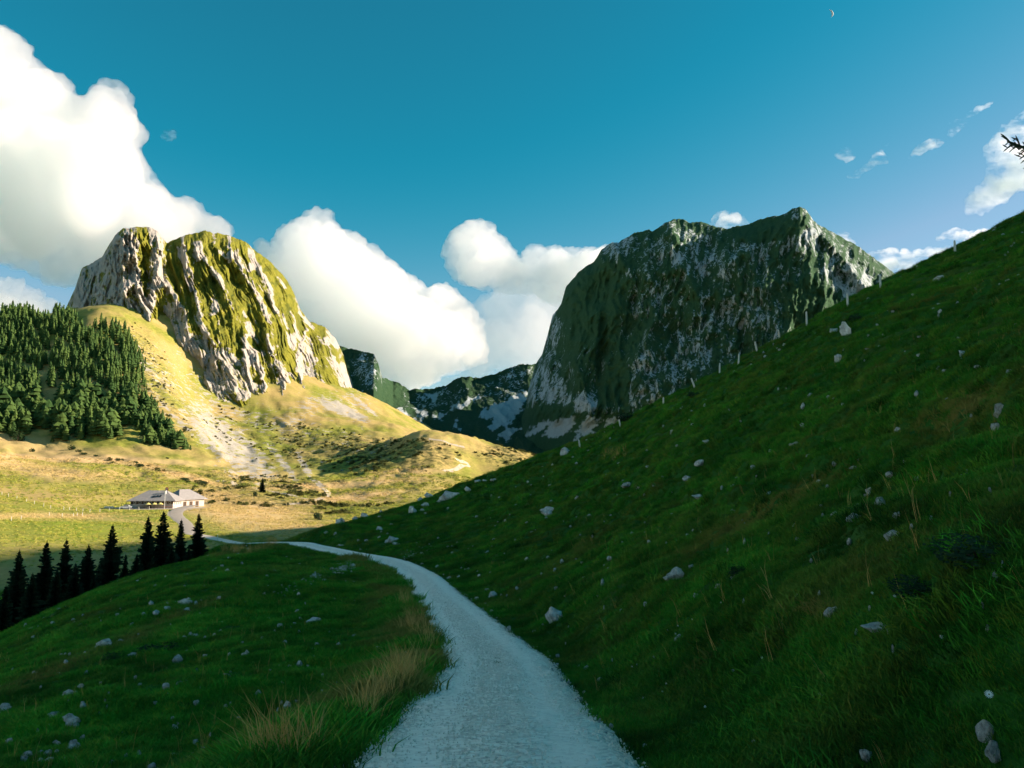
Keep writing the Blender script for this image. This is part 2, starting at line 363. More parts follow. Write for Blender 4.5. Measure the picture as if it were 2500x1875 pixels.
# ground sheet: polar grid, fine near the camera
NG = 612
tt = np.tan(np.radians(np.linspace(-46, 62, NG)))
yy_ = np.concatenate([np.linspace(-7.5, -5, 3), np.exp(np.linspace(math.log(4.6), math.log(1420 + Y0), NG)) - Y0])
GY, GT = np.meshgrid(yy_, tt, indexing='ij'); GX = GT * (GY + Y0)
GZ = land_z(GX, GY)
GPX, GPY = proj(GX, np.maximum(GY, 0.5), GZ)
r_ = np.hypot(GX, GY)
def masks(px, py, x, y, z):
    A = {}
    A['meadow'] = sstep(118, 190, y + 0.25 * np.abs(np.minimum(x, 0)))
    dry = np.zeros_like(x)
    n = fbm(x * 0.05, y * 0.05, 3.0, 3)
    nearm = 1 - sstep(110, 170, y)
    dry += nearm * 0.22 * sstep(0.1, 0.7, fbm(x * 0.11, y * 0.11, 8.0, 3))
    # straw bands of the valley meadow
    for (cx, cy, rx, ry, an, s) in ((180, 1120, 330, 9, 2, .9), (420, 1155, 190, 9, 14, .9), (80, 1145, 200, 16, 8, .7), (130, 1262, 200, 8, 0, .8), (60, 1262, 90, 6, -4, .8), (300, 1270, 120, 5, 6, .6),
                                   (600, 1250, 160, 40, 5, .75), (700, 1285, 70, 22, 12, .6), (520, 1215, 70, 22, 0, .8), (800, 1185, 220, 7, -3, .9), (850, 1215, 150, 8, -6, .9), (1010, 1150, 90, 6, -3, .7), (620, 1290, 120, 14, 10, .6),
                                   (1080, 1080, 80, 12, 12, .5), (90, 1090, 160, 18, 8, .5), (620, 1165, 90, 12, 4, .6)):
        dry = np.maximum(dry, s * blob(px, py + 5 * n, cx, cy, rx, ry, an, .6) * (y > 150))
    A['dry'] = np.clip(dry, 0, 1)
    A['lush'] = np.clip(0.9 * blob(px, py, 260, 1285, 260, 22, 4, .8) + 0.8 * blob(px, py, 380, 1262, 120, 16, 4, .5) + .6 * blob(px, py, 100, 1330, 190, 40, -5, .6)
                        + .8 * blob(px, py, 640, 1040, 30, 90, -38, .6) + .6 * blob(px, py, 790, 1140, 80, 30, 0, .6), 0, 1) * (y > 150)
    sc_m = np.zeros_like(x)
    for (cx, cy, rx, ry, an, s) in ((900, 1110, 120, 40, 0, .9), (650, 1205, 190, 40, 5, .8), (850, 1245, 110, 16, -5, .9), (1010, 1110, 120, 36, 0, .8), (1250, 1110, 80, 30, 0, .9), (560, 1180, 90, 12, 4, .7), (850, 1085, 60, 30, 20, .8), (330, 1135, 110, 8, 12, .9), (345, 900, 60, 120, -28, .8), (420, 1010, 40, 90, -40, .55), (600, 1050, 120, 60, 30, .45), (760, 1090, 120, 50, 20, .7)):
        sc_m = np.maximum(sc_m, s * blob(px, py, cx, cy, rx, ry, an, .5))
    A['scrub'] = sc_m * (y > 250)
    st = np.zeros_like(x)
    for (cx, cy, rx, ry, an, s) in ((560, 1085, 150, 42, 40, .78), (500, 1010, 60, 24, 40, .6), (640, 1140, 70, 22, 45, .7), (690, 1130, 70, 10, 52, .7), (745, 1140, 45, 9, 58, .8), (835, 1000, 70, 14, 22, .95), (890, 990, 45, 5, 40, .8),
                                   (430, 1020, 80, 6, 45, .7), (600, 1160, 90, 16, 12, .5)):
        st = np.maximum(st, s * blob(px, py, cx, cy, rx, ry, an, .5))
    st = np.maximum(st, .30 * blob(px, py, 420, 960, 130, 110, 45, .5) * (y > 600)); st = np.maximum(st, .26 * blob(px, py, 800, 1080, 200, 60, 10, .6))
    st = np.maximum(st, .46 * rib_field([[(320, 850), (390, 925), (480, 945), (550, 1000), (620, 1030), (700, 1040), (760, 985), (870, 985)]], px, py, 34) * (y > 600))
    A['stone'] = st * (y > 400)
    e = blob(px, py, 1000, 1345, 45, 17, -22, .4) * (y < 110) * (y > 55)
    A['earth'] = e
    return A
ATT = masks(GPX, GPY, GX, GY, GZ)
dR, _, hwR = road_near(GX, GY)
ATT['stone'] = np.maximum(ATT['stone'], 0.9 * sstep(0.3, -0.2, dR - hwR) )
ground = mesh_obj('ground', np.stack([GX, GY, GZ], -1).reshape(-1, 3), grid_faces(*GX.shape)[:, ::-1], M['ground'], attrs=ATT)
tag(ground, kind='structure')

# gravel road: crowned strip with ragged edges
def mat_gravel():
    m = NT('pale_limestone_gravel', 0.6, 0.5)
    p = m.pos()
    v = m.voro(p, 15); sp = m.n('ShaderNodeSeparateColor'); m.l(v.outputs['Color'], sp.inputs[0]); n = m.noise(p, 0.7, 5, .6); n2 = m.noise(p, 60, 3, .7)
    c = m.ramp(sp.outputs[0], [(0.0, (0.40, 0.29, 0.23)), (0.35, (0.86, 0.68, 0.56)), (0.65, (0.97, 0.80, 0.67)), (1.0, (0.99, 0.88, 0.78))])
    c = m.mix(m.ramp(n, [(0.35, 0.0), (0.65, 0.25)]), c, (0.96, 0.76, 0.64))
    c = m.mix(m.ramp(n2, [(0.3, 0.4), (0.48, 0.0)]), c, (0.34, 0.31, 0.29))
    c = m.mix(m.ramp(m.noise(p, 3.2, 6, .7), [(.30, .40), (.52, 0.0)]), c, (.46, .40, .36))
    c = m.mix(m.attr('rut'), c, (0.97, 0.84, 0.73))
    c = m.mix(m.attr('edge'), c, (0.10, 0.10, 0.06))
    c = m.mix(m.attr('sunlit_dim'), c, m.ramp(n, [(.3, (.30, .245, .21)), (.7, (.40, .335, .29))]))  # sunlit far stretch painted darker so the sun does not bleach it
    m.color(c)
    m.normal(m.bump(n2, 0.12, 0.01))
    return m.m
M['gravel'] = mat_gravel()
def strip(name, P, hw, mat, lift, ncs=11, ragged=0.14):
    T = np.gradient(P[:, :2], axis=0); T /= np.linalg.norm(T, axis=1)[:, None]
    N = np.stack([T[:, 1], -T[:, 0]], 1)
    s = np.linspace(-1, 1, ncs)
    arc = np.concatenate([[0], np.cumsum(np.linalg.norm(np.diff(P[:, :2], axis=0), axis=1))])
    el = 1 + ragged * fbm(arc * 0.9, 0, 1.0, 3) / np.maximum(hw, 1); er = 1 + ragged * fbm(arc * 0.9, 5.5, 2.0, 3) / np.maximum(hw, 1)
    S = np.where(s < 0, s[None] * el[:, None], s[None] * er[:, None])
    W = S * hw[:, None]
    X = P[:, 0, None] + N[:, 0, None] * W; Y = P[:, 1, None] + N[:, 1, None] * W
    prof = lift + 0.05 * (1 - s ** 2) - 0.03 * (np.exp(-((np.abs(s) - .5) / .16) ** 2))
    Z = P[:, 2, None] + prof[None] + 0.012 * fbm(X * 1.2, Y * 1.2, 0, 3)
    Z[:, 0] -= 0.1; Z[:, -1] -= 0.1
    rut = np.exp(-((np.abs(s) - .5) / .15) ** 2)[None] * (0.8 + 0.3 * fbm(X * .4, Y * .4, 3, 2))
    edge = sstep(.86, 1.0, np.abs(s))[None] * np.ones_like(X) * .5
    o = mesh_obj(name, np.stack([X, Y, Z], -1).reshape(-1, 3), grid_faces(*X.shape), mat, attrs={'rut': np.clip(rut, 0, 1), 'edge': edge, 'sunlit_dim': sstep(190, 235, Y)})
    return o
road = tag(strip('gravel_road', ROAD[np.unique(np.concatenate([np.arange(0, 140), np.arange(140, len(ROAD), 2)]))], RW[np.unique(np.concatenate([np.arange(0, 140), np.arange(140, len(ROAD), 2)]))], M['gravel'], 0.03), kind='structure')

# ------------------------------------------------------------------ mountains
def relief(name, crest, foot, d_crest, d_foot, disp, rockf, mat, ncol, nrow, back, extra=None, pw=1.0):
    """a mountain side: columns between crest and foot outlines, pushed in depth by disp(px, py); closed by a back slope"""
    cx_, cy_ = np.array(crest).T; fx, fy = np.array(foot).T
    px = np.linspace(cx_[0], cx_[-1], ncol)
    top = np.interp(px, cx_, cy_); bot = np.interp(px, fx, fy)
    v = np.linspace(0, 1, nrow)
    PX = np.broadcast_to(px, (nrow, ncol)).copy(); PY = top[None] + (bot - top)[None] * v[:, None]
    DC = np.interp(px, *np.array(d_crest).T); DF = np.interp(px, *np.array(d_foot).T)
    D = DC[None] + (DF - DC)[None] * (v[:, None] ** pw)
    dd = disp(PX, PY, v[:, None] * np.ones_like(PX)); D = D + dd
    jag = 2.6 * fbm(px * 0.05, 3.3, 0.5, 4) + 2.6 * ridged(px * .09, 1.3, .5, 3)               # broken skyline
    PY = PY + jag[None] * np.clip(1 - v[:, None] * 8, 0, 1)
    W = pt(PX, PY, D)
    A = rockf(PX, PY, v[:, None] * np.ones_like(PX), dd)
    # back slope
    nb = 14; B = []
    for i in range(nb, 0, -1):
        t = i / nb
        p = W[0].copy(); p[:, 1] += back[0] * t; p[:, 0] += p[:, 0] * 0 ; p[:, 2] -= back[1] * t ** 1.3 * np.clip(p[:, 2] / 150, .2, 2.0)
        p[:, 2] += 12 * fbm(p[:, 0] * .01, p[:, 1] * .01, 0, 3) * t
        p[:, 0] = W[0][:, 0] * (1 + back[2] * t)
        B.append(p)
    W = np.concatenate([np.array(B), W], 0)
    A = {k: np.concatenate([np.repeat(a[:1], nb, 0), a], 0) for k, a in A.items()}
    return tag(mesh_obj(name, W.reshape(-1, 3), grid_faces(W.shape[0], W.shape[1])[:, ::-1], mat, attrs=A), kind='structure')

# --- left rocky peak in the sun
crestL = [(120,830),(150,765),(161,750),(183,703),(199,655),(248,626),(260,606),(281,573),(301,557),(338,552),(366,553),(382,561),(395,578),(407,592),(427,583),(443,577),(476,567),(500,561),(521,569),(557,571),(598,587),(622,610),(659,638),(700,679),(720,720),(732,752),(757,785),(793,797),(818,825),(842,874),(858,927),(867,960),(900,1003),(960,1044),(985,1056)]
footL = [(120,900),(250,880),(330,900),(400,990),(480,1000),(545,1060),(620,1080),(700,1090),(760,1080),(830,1060),(900,1062),(985,1080)]
def leanL(px, py):
    return px + 11 * fbm(px / 75, py / 95, 7.7, 3) - (py - 560) * np.interp(px, [150, 300, 380, 600, 850], [-.05, .10, .22, .34, .40])
RIBS = from_crop(.407, 0, 500, [[(760,140),(800,260),(830,400),(840,520),(880,640),(890,850)],[(700,190),(750,230),(780,330),(790,450),(730,560),(740,700)],[(930,140),(965,300),(950,400),(920,480),(910,600)],
  [(1100,190),(1120,340),(1160,480),(1200,620),(1210,720),(1260,800),(1290,850),(1300,1000)],[(1180,230),(1190,330)],[(1280,150),(1285,250),(1380,330)],[(1380,180),(1380,340)],[(1000,480),(1060,560),(1110,640),(1115,740)],[(1320,760),(1310,880),(1370,1000)],[(1480,780),(1460,900),(1490,1020)],
  [(1560,380),(1620,520),(1660,640)],[(1600,780),(1640,900),(1700,1050),(1720,1150),(1700,1300)],[(1840,750),(1800,900),(1790,1000),(1830,1110)],[(1780,560),(1800,650),(1880,740)],[(1240,330),(1330,480),(1400,620)],[(1500,430),(1560,560),(1620,700)],[(1960,800),(2020,950),(2080,1080)],[(1540,900),(1570,1000),(1590,1120)],[(1400,300),(1470,420),(1530,520)]])
GULLY = from_crop(.407, 0, 500, [[(850,270),(870,420),(885,560)],[(1270,420),(1290,560)],[(1380,460),(1400,600)],[(1480,540),(1500,640)],[(1340,680),(1320,800)],[(1450,330),(1500,450)],[(1790,680),(1805,760)],[(1680,740),(1690,860)],[(1580,740),(1560,850)],[(1040,420),(1050,500)],[(1030,860),(1040,1000)],[(1290,860),(1200,1040)],[(970,640),(1000,700)],[(1230,460),(1250,640)],[(640,420),(650,560)],[(1730,620),(1740,760)],[(1420,760),(1430,900)],[(1930,760),(1990,900)]])
SLABS = from_crop(.407, 0, 500, [[(600,320),(700,190),(760,230),(780,420),(730,640),(700,660),(640,560),(600,420)],[(395,615),(450,480),(500,370),(600,320),(640,560),(640,640),(500,650)],[(1000,560),(1100,620),(1115,760),(1250,800),(1290,880),(1180,1040),(1040,1030),(940,900),(960,820)],[(1840,750),(1900,900),(1890,1060),(1830,1115),(1770,1000),(1790,880)],[(1650,900),(1740,1020),(1790,1200),(1740,1310),(1690,1300),(1660,1100)],[(920,140),(1000,220),(960,460),(900,620),(880,480)],[(760,560),(850,620),(870,850),(800,830)],[(740,140),(790,130),(840,500),(800,520),(770,330)],[(1290,850),(1420,900),(1560,1100),(1480,1180),(1330,1190),(1200,1060)],[(1500,1250),(1700,1250),(1740,1330),(1580,1340)],[(860,1130),(920,1130),(930,1230),(880,1200)],[(1800,1420),(1990,1400),(1900,1520),(1800,1480)]])
def dispL(px, py, v):
    u = leanL(px, py)
    env = sstep(0.0, 0.05, v) * 0.75 + 0.25
    a = ridged(u / 62, py / 420 + 3.1, 0.0, 1); b = ridged(u / 27, py / 150, 5.0, 2); c = ridged(u / 9, py / 120, 9.0, 3)
    low = sstep(.62, .95, v)
    amp = .55 + .6 * sstep(-.4, .6, fbm(px / 110, py / 150, 1.3, 2))
    d = -(9 * a + 11 * b * amp + 8.5 * c * amp) * env * (1 - .5 * low)
    wx, wy = px + 6 * fbm(px / 20, py / 16, 1.1, 3), py
    d += (-8 * rib_field(RIBS, wx, wy, 7) * (.6 + .8 * sstep(-.4, .5, fbm(px / 30, py / 30, 9.0, 2))) - 3.5 * rib_field(RIBS, wx, wy, 18) + 5 * rib_field(GULLY, wx, wy, 10)) * env
    d += -4.5 * ridged(u / 6, py / 70, 4.0, 3) * env
    d += 7 * fbm(px / 40, py / 40, 2.0, 4) * env
    d += -(12 * ridged((px + .25 * py) / 24, py / 70, 4.0, 3) + 7 * ridged((px - .7 * py) / 14, py / 60, 8.0, 2)) * sstep(430, 330, px) * env
    d += -14 * blob(px, py, 450, 845, 40, 80, 20, .8) + 10 * blob(px, py, 470, 900, 30, 40, 0, .8)
    return d
def rockL(px, py, v, dd):
    u = leanL(px, py)
    b = ridged(u / 24, py / 240, 5.0, 2); c = ridged(u / 9, py / 120, 9.0, 2)
    reg = np.full(px.shape, 0.10)
    for (cx, cy, rx, ry, an, s) in ((265, 680, 60, 130, 18, .75), (385, 640, 26, 90, -6, .5), (345, 790, 36, 90, -10, .4), (440, 880, 50, 75, 15, .85), (500, 940, 70, 40, 10, .5), (550, 960, 90, 60, 20, .4), (690, 960, 34, 90, -14, .45), (755, 895, 30, 75, -12, .65),
                                (660, 730, 20, 90, -25, .3), (850, 930, 22, 50, -14, .4), (590, 840, 40, 90, -15, .22), (640, 870, 60, 120, -14, .22), (700, 1015, 40, 20, 0, .5)):
        reg = np.maximum(reg, s * blob(px, py, cx, cy, rx, ry, an, .6) * .8 + .12)
    rk = reg * .55 + 0.24 * (b - .2) + 0.20 * (c - .2)
    wx = px + 6 * fbm(px / 20, py / 16, 1.1, 3)
    rk = rk + .50 * rib_field(RIBS, wx + 1.5, py, 5) - .25 * rib_field(GULLY, wx, py, 9)
    for s_ in SLABS: rk = np.maximum(rk, (.52 + .22 * (c - .2)) * poly_mask(s_, px, py, 4, 9))
    rk += .42 * sstep(.50, .78, ridged(u / 33, py / 260, 2.7, 1)) * sstep(.2, .6, fbm(px / 60, py / 60, 3.9, 3) + .45)
    rk -= .35 * sstep(.86, 1.0, v)
    scree = blob(px, py, 835, 1003, 62, 12, 24, .4) * .95 + blob(px, py, 890, 1000, 40, 4, 38, .4) * .6
    bush = .6 * sstep(.15, .5, fbm(px / 14, py / 18, 6.0, 3)) * blob(px, py, 600, 690, 120, 170, -20, .8) + .45 * rib_field(GULLY, px, py, 8)
    return {'rock': np.clip(rk, 0, 1.2), 'scree': np.clip(scree, 0, 1), 'bush': np.clip(bush * sstep(.55, .25, rk), 0, 1)}
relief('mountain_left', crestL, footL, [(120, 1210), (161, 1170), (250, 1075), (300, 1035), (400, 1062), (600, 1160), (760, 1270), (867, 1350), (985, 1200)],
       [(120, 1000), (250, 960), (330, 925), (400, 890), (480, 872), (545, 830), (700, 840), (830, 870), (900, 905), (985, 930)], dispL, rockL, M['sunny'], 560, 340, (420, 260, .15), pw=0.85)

# --- right peak in the shade
crestR = [(1262,1060),(1285,985),(1290,950),(1300,915),(1307,890),(1324,863),(1339,808),(1349,768),(1369,743),(1382,699),(1414,661),(1449,639),(1469,609),(1493,590),(1508,592),(1548,567),(1585,560),(1593,563),(1623,542),(1648,534),(1672,535),(1682,542),(1717,542),(1747,552),(1777,558),(1827,544),(1886,527),(1916,520),(1941,505),(1956,503),(1971,515),(1986,537),(2035,567),(2085,594),(2115,614),(2155,644),(2185,666),(2300,745),(2450,860)]
footR = [(1262,1128),(1420,1125),(1600,1120),(2450,1110)]
def dispR(px, py, v):
    u = px + (py - 600) * .12
    env = sstep(0.0, 0.06, v) * .7 + .3
    u = u + 14 * fbm(px / 90, py / 90, 6.6, 3)
    d = -(38 * ridged(u / 105, py / 330, 1.0, 1) + 24 * ridged(u / 44, py / 130, 2.0, 2) + 11 * ridged(u / 17, py / 44, 3.0, 3)) * env
    d += 14 * fbm(px / 60, py / 60, 4.0, 5)
    rx = 1970 + (py - 520) * 0.80                     # sunlit arete running down from the summit
    d += np.where(px > rx, np.minimum(px - rx, 26) * 1.6 - np.maximum(px - rx - 26, 0) * .25, 0) - 26 * np.exp(-((px - rx) / 20) ** 2)
    d += -18 * np.exp(-((px - (1498 + (py - 590) * .45)) / 10) ** 2) * blob(px, py, 1510, 620, 30, 60, 0, .6)
    d += -14 * np.exp(-((px - (1632 + (py - 545) * .5)) / 9) ** 2) * blob(px, py, 1645, 565, 30, 45, 0, .6)
    d += 26 * blob(px, py, 1470, 850, 10, 120, 6, .8)
    low = sstep(990, 1060, py); d = d * (1 - .7 * low)
    return d
def rockR(px, py, v, dd):
    b = ridged((px + .2 * py) / 22, py / 75, 7.0, 3)
    reg = np.full(px.shape, .21)
    for (cx, cy, rx, ry, an, s) in ((1330, 950, 60, 60, 0, .62), (1420, 990, 110, 40, 0, .6), (1480, 620, 110, 60, -30, .5), (1600, 900, 220, 90, -20, .42), (1700, 620, 160, 80, 0, .45), (1850, 760, 200, 70, -10, .45), (1960, 570, 60, 60, 40, .6), (2080, 690, 90, 60, 40, .6), (1640, 1000, 160, 60, -15, .5), (1340, 800, 40, 120, 10, .5)):
        reg = np.maximum(reg, .66 * s * blob(px, py, cx, cy, rx, ry, an, .7))
    for (cx, cy, rx, ry, an, s) in ((1440, 720, 60, 90, 20, .3), (1500, 940, 30, 60, 25, .35), (1880, 560, 90, 22, -8, .4), (1480, 830, 110, 50, -10, .12), (1960, 740, 60, 50, 0, .3), (1350, 1020, 60, 30, 0, .5)):
        reg = reg - s * blob(px, py, cx, cy, rx, ry, an, .6)
    rk = reg + .30 * b
    scree = np.zeros_like(px)
    for s_ in from_crop(.3617, 700, 700, [[(1580,1030),(1700,920),(1760,905),(1740,960),(1640,1010)],[(1730,1010),(1760,930),(1850,890),(1960,880),(1930,960),(1850,1010)],[(1930,1040),(1950,980),(2010,900),(2040,880),(2140,890),(2060,960),(2080,1000),(1990,1010)],[(2160,900),(2260,880),(2200,960),(2140,1000)]]):
        scree = np.maximum(scree, poly_mask(s_, px, py, 2.5, 9, 9) * .95)
    fv = sstep(1000, 1030, py); rk = rk * (1 - fv) + .1 * fv
    return {'rock': np.clip(rk, 0, 1.2), 'scree': scree, 'bush': np.zeros_like(px)}
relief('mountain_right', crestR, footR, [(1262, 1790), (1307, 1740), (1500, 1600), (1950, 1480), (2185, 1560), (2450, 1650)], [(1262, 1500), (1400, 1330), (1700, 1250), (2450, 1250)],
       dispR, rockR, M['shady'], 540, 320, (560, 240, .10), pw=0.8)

# --- shaded bowl between the peaks
crestB = [(740,850),(827,845),(856,850),(913,863),(924,888),(933,921),(968,931),(1000,950),(1036,950),(1087,940),(1116,924),(1141,919),(1156,922),(1206,913),(1235,901),(1264,890),(1308,888),(1420,900)]
footB = [(740,1130),(1000,1125),(1420,1130)]
def dispB(px, py, v):
    d = -(26 * ridged((px - 1.2 * py) / 80, py / 160, 1.5, 2)) * sstep(0, .1, v) * (1 - sstep(.6, 1, v)) + 22 * fbm(px / 40, py / 40, 3, 4)
    d += 30 * blob(px, py, 1040, 1010, 60, 60, 0, .9)
    return d
def rockB(px, py, v, dd):
    rk = .07 + .24 * ridged(px / 26, py / 40, 3.0, 3) + .25 * blob(px, py, 900, 900, 40, 60, 10, .6) + .2 * blob(px, py, 1070, 970, 90, 30, -10, .7) + .22 * blob(px, py, 1250, 930, 70, 30, -25, .6)
    rk *= (1 - sstep(.6, .9, v))
    scree = np.zeros_like(px)
    for s_ in from_crop(.3617, 700, 700, [[(1300,880),(1330,830),(1560,720),(1620,700),(1590,820),(1480,940),(1360,970),(1390,900)],[(760,820),(800,840),(850,890),(930,930),(850,950),(790,900)],[(540,810),(600,840),(740,940),(690,950),(600,880)],[(990,870),(1080,845),(1110,830),(1040,895)],[(1420,1000),(1500,960),(1580,960),(1480,1040)],[(940,720),(1010,730),(1000,770),(950,760)],[(1130,800),(1300,740),(1310,750),(1150,830)],[(1120,960),(1150,910),(1160,960)],[(880,830),(930,815),(960,870),(900,890)]]):
        scree = np.maximum(scree, poly_mask(s_, px, py, 2.5, 10, 10) * .9)
    return {'rock': np.clip(rk, 0, 1.2), 'scree': scree, 'bush': np.zeros_like(px)}
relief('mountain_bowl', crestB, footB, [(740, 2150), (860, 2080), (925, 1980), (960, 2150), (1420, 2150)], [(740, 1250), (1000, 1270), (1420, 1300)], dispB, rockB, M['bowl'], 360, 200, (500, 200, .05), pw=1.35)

# ------------------------------------------------------------------ clouds: closed puffy bodies filled with an even white scattering volume
def mat_cloud(name, dens, col=(0.99, 0.895, 0.925), aniso=0.62):
    m = bpy.data.materials.new(name); m.use_nodes = True; t = m.node_tree; t.nodes.clear()
    o = t.nodes.new('ShaderNodeOutputMaterial'); v = t.nodes.new('ShaderNodeVolumeScatter')
    v.inputs['Color'].default_value = (*col, 1); v.inputs['Density'].default_value = dens; v.inputs['Anisotropy'].default_value = aniso
    t.links.new(v.outputs[0], o.inputs['Volume']); return m
def mat_wisp(dens, size):
    m = mat_cloud('thin_cloud_vapour', dens); t = m.node_tree; v = [n for n in t.nodes if n.type == 'VOLUME_SCATTER'][0]
    g = t.nodes.new('ShaderNodeNewGeometry'); mp = t.nodes.new('ShaderNodeMapping'); mp.inputs['Rotation'].default_value = (0, math.radians(35), 0); mp.inputs['Scale'].default_value = (.45 / size, .8 / size, 1.3 / size)
    nz = t.nodes.new('ShaderNodeTexNoise'); nz.inputs['Scale'].default_value = 1.0; nz.inputs['Detail'].default_value = 4; nz.inputs['Roughness'].default_value = .6
    rp = t.nodes.new('ShaderNodeMapRange'); rp.inputs[1].default_value = .44; rp.inputs[2].default_value = .72; rp.inputs[3].default_value = 0; rp.inputs[4].default_value = dens * 2.6
    t.links.new(g.outputs['Position'], mp.inputs[0]); t.links.new(mp.outputs[0], nz.inputs['Vector']); t.links.new(nz.outputs[0], rp.inputs[0]); t.links.new(rp.outputs[0], v.inputs['Density'])
    return m
_ico = {}
def ico(sub):
    if sub not in _ico:
        bm = bmesh.new(); bmesh.ops.create_icosphere(bm, subdivisions=sub, radius=1.0)
        _ico[sub] = (np.array([v.co for v in bm.verts]), np.array([[v.index for v in f.verts] for f in bm.faces])); bm.free()
    return _ico[sub]
def drop_bubbles(me, n):
    ne = len(me.edges); ed = np.empty(ne * 2, np.int32); me.edges.foreach_get('vertices', ed); ed = ed.reshape(-1, 2)
    lab = np.arange(len(me.vertices))
    for _ in range(400):                              # drop inner bubbles: components with inward volume
        m_ = np.minimum(lab[ed[:, 0]], lab[ed[:, 1]]); old_ = lab.copy(); np.minimum.at(lab, ed[:, 0], m_); np.minimum.at(lab, ed[:, 1], m_); lab = lab[lab]
        if (lab == old_).all(): break
    cnt = np.bincount(lab, minlength=len(lab))
    bad = np.where(cnt[lab] < max(12, .02 * len(lab)) if n > 60 else cnt[lab] < 12)[0]
    if len(bad):
        bm = bmesh.new(); bm.from_mesh(me); bm.verts.ensure_lookup_table(); bmesh.ops.delete(bm, geom=[bm.verts[i] for i in bad], context='VERTS'); bm.to_mesh(me); bm.free(); me.update()
def cloud(poly, dist, dens, label, seed, rmin=9, rmax=75, thick=1.0, n=170, voxel=2.7, puff=1.0, group=None):
    rg = np.random.default_rng(seed); P = np.array(poly, float); mpp = dist / F
    lo, hi = P.min(0), P.max(0)
    sph = []
    # large bodies inside the outline, then smaller ones along its rim
    tries = rg.uniform(lo, hi, (4000, 2)); d = poly_dist(P, tries[:, 0], tries[:, 1])
    taken = []
    for frac in (1.0, .55, .3):
        for (x, y), q in zip(tries, d):
            if q < rmin * frac or len(sph) > n: continue
            r = min(q * 1.02, rmax * frac)
            if r < rmin * .8: continue
            if any((x - a) ** 2 + (y - b) ** 2 < (0.75 * max(r, c * .55)) ** 2 for a, b, c in taken): continue
            taken.append((x, y, r)); dz = rg.uniform(-.55, .55) * q * thick
            sph.append((x, y, dz, r))
            if frac == 1.0 and q > r * 1.3: sph.append((x + rg.uniform(-.5, .5) * r, y + rg.uniform(-.5, .5) * r, -abs(dz) - r * .6 * thick, r * rg.uniform(.6, .9)))
        tries = rg.uniform(lo, hi, (4000, 2)); d = poly_dist(P, tries[:, 0], tries[:, 1])
    base = list(sph)
    for (x, y, dz, r) in base:                       # cauliflower knobs
        for _ in range(int(5 * puff)):
            v = rg.normal(size=3); v /= np.linalg.norm(v); v[1] = -abs(v[1]) * .6 if rg.random() < .6 else v[1]
            rr = r * rg.uniform(.28, .5); c = np.array((x, y)) + v[[0, 1]] * r * .86
            if poly_dist(P, c[:1], c[1:])[0] < rr * .15: continue
            sph.append((c[0], c[1], dz + v[2] * r * .86, rr))
    V0, F0 = ico(2); Vs, Fs = [], []; k = 0
    for (x, y, dz, r) in sph:
        c = pt(x, y, dist + dz * mpp); Vs.append(V0 * r * mpp + c); Fs.append(F0 + k); k += len(V0)
    o = mesh_obj('cloud', np.concatenate(Vs), np.concatenate(Fs))
    md = o.modifiers.new('r', 'REMESH'); md.mode = 'VOXEL'; md.voxel_size = voxel * 1.3 * mpp; md.use_smooth_shade = True
    dg = bpy.context.evaluated_depsgraph_get(); me = bpy.data.meshes.new_from_object(o.evaluated_get(dg))
    o.modifiers.clear(); old = o.data; o.data = me; bpy.data.meshes.remove(old)
    nv = len(me.vertices); co = np.empty(nv * 3, np.float32); me.vertices.foreach_get('co', co); co = co.reshape(-1, 3)
    nr = np.empty(nv * 3, np.float32); me.vertices.foreach_get('normal', nr); nr = nr.reshape(-1, 3)
    q = co / mpp
    h = 7.0 * puff * (1 - 2 * np.abs(perlin(q[:, 0] / 34, q[:, 1] / 34, q[:, 2] / 34))) + 5.0 * puff * (1 - 2 * np.abs(perlin(q[:, 0] / 15, q[:, 1] / 15, q[:, 2] / 15))) + 4.2 * puff * (1 - 2 * np.abs(perlin(q[:, 0] / 7, q[:, 1] / 7, q[:, 2] / 7)))
    co = co + nr * ((h - 6.2 * puff) * mpp)[:, None]
    me.vertices.foreach_set('co', co.ravel().astype(np.float32)); me.update()
    md = o.modifiers.new('r', 'REMESH'); md.mode = 'VOXEL'; md.voxel_size = voxel * .8 * mpp; md.use_smooth_shade = True     # heal folds
    dg = bpy.context.evaluated_depsgraph_get(); m2 = bpy.data.meshes.new_from_object(o.evaluated_get(dg)); o.modifiers.clear(); o.data = m2; bpy.data.meshes.remove(me); me = m2
    drop_bubbles(me, n)
    me.materials.clear(); me.materials.append(mat_wisp(dens, rmax * 2.2 * mpp) if group else mat_cloud('cloud_vapour', dens))
    return tag(o, label, 'cloud', group)
CL1 = [(-330,560),(-350,470),(-300,400),(-310,300),(-250,230),(-230,140),(-150,90),(-60,70),(0,62),(30,65),(55,85),(64,100),(80,135),(92,152),(125,165),(170,195),(195,235),(207,246),(222,215),(245,195),(275,192),(295,198),(325,225),(330,245),(322,255),(340,290),(352,325),(345,350),(350,385),(365,410),(395,448),(420,480),(470,478),(492,500),(500,520),(545,530),(575,560),(560,600),(330,680),(200,700),(130,700),(90,680),(45,652),(0,645),(-120,625),(-240,610)]
CL1B = [(-330,780),(-290,730),(-230,700),(-150,690),(0,680),(40,676),(70,690),(110,722),(150,742),(178,765),(190,830),(-300,830)]
CL2 = [(618,586),(640,583),(663,595),(672,572),(699,552),(731,531),(762,509),(799,505),(821,527),(812,545),(817,561),(848,556),(871,570),(907,588),(934,617),(957,635),(984,660),(1029,685),(1040,712),(1056,699),(1088,687),(1115,708),(1151,744),(1178,784),(1190,834),(1192,884),(1137,905),(1083,915),(1047,943),(1000,960),(900,940),(780,850),(700,780),(620,660)]
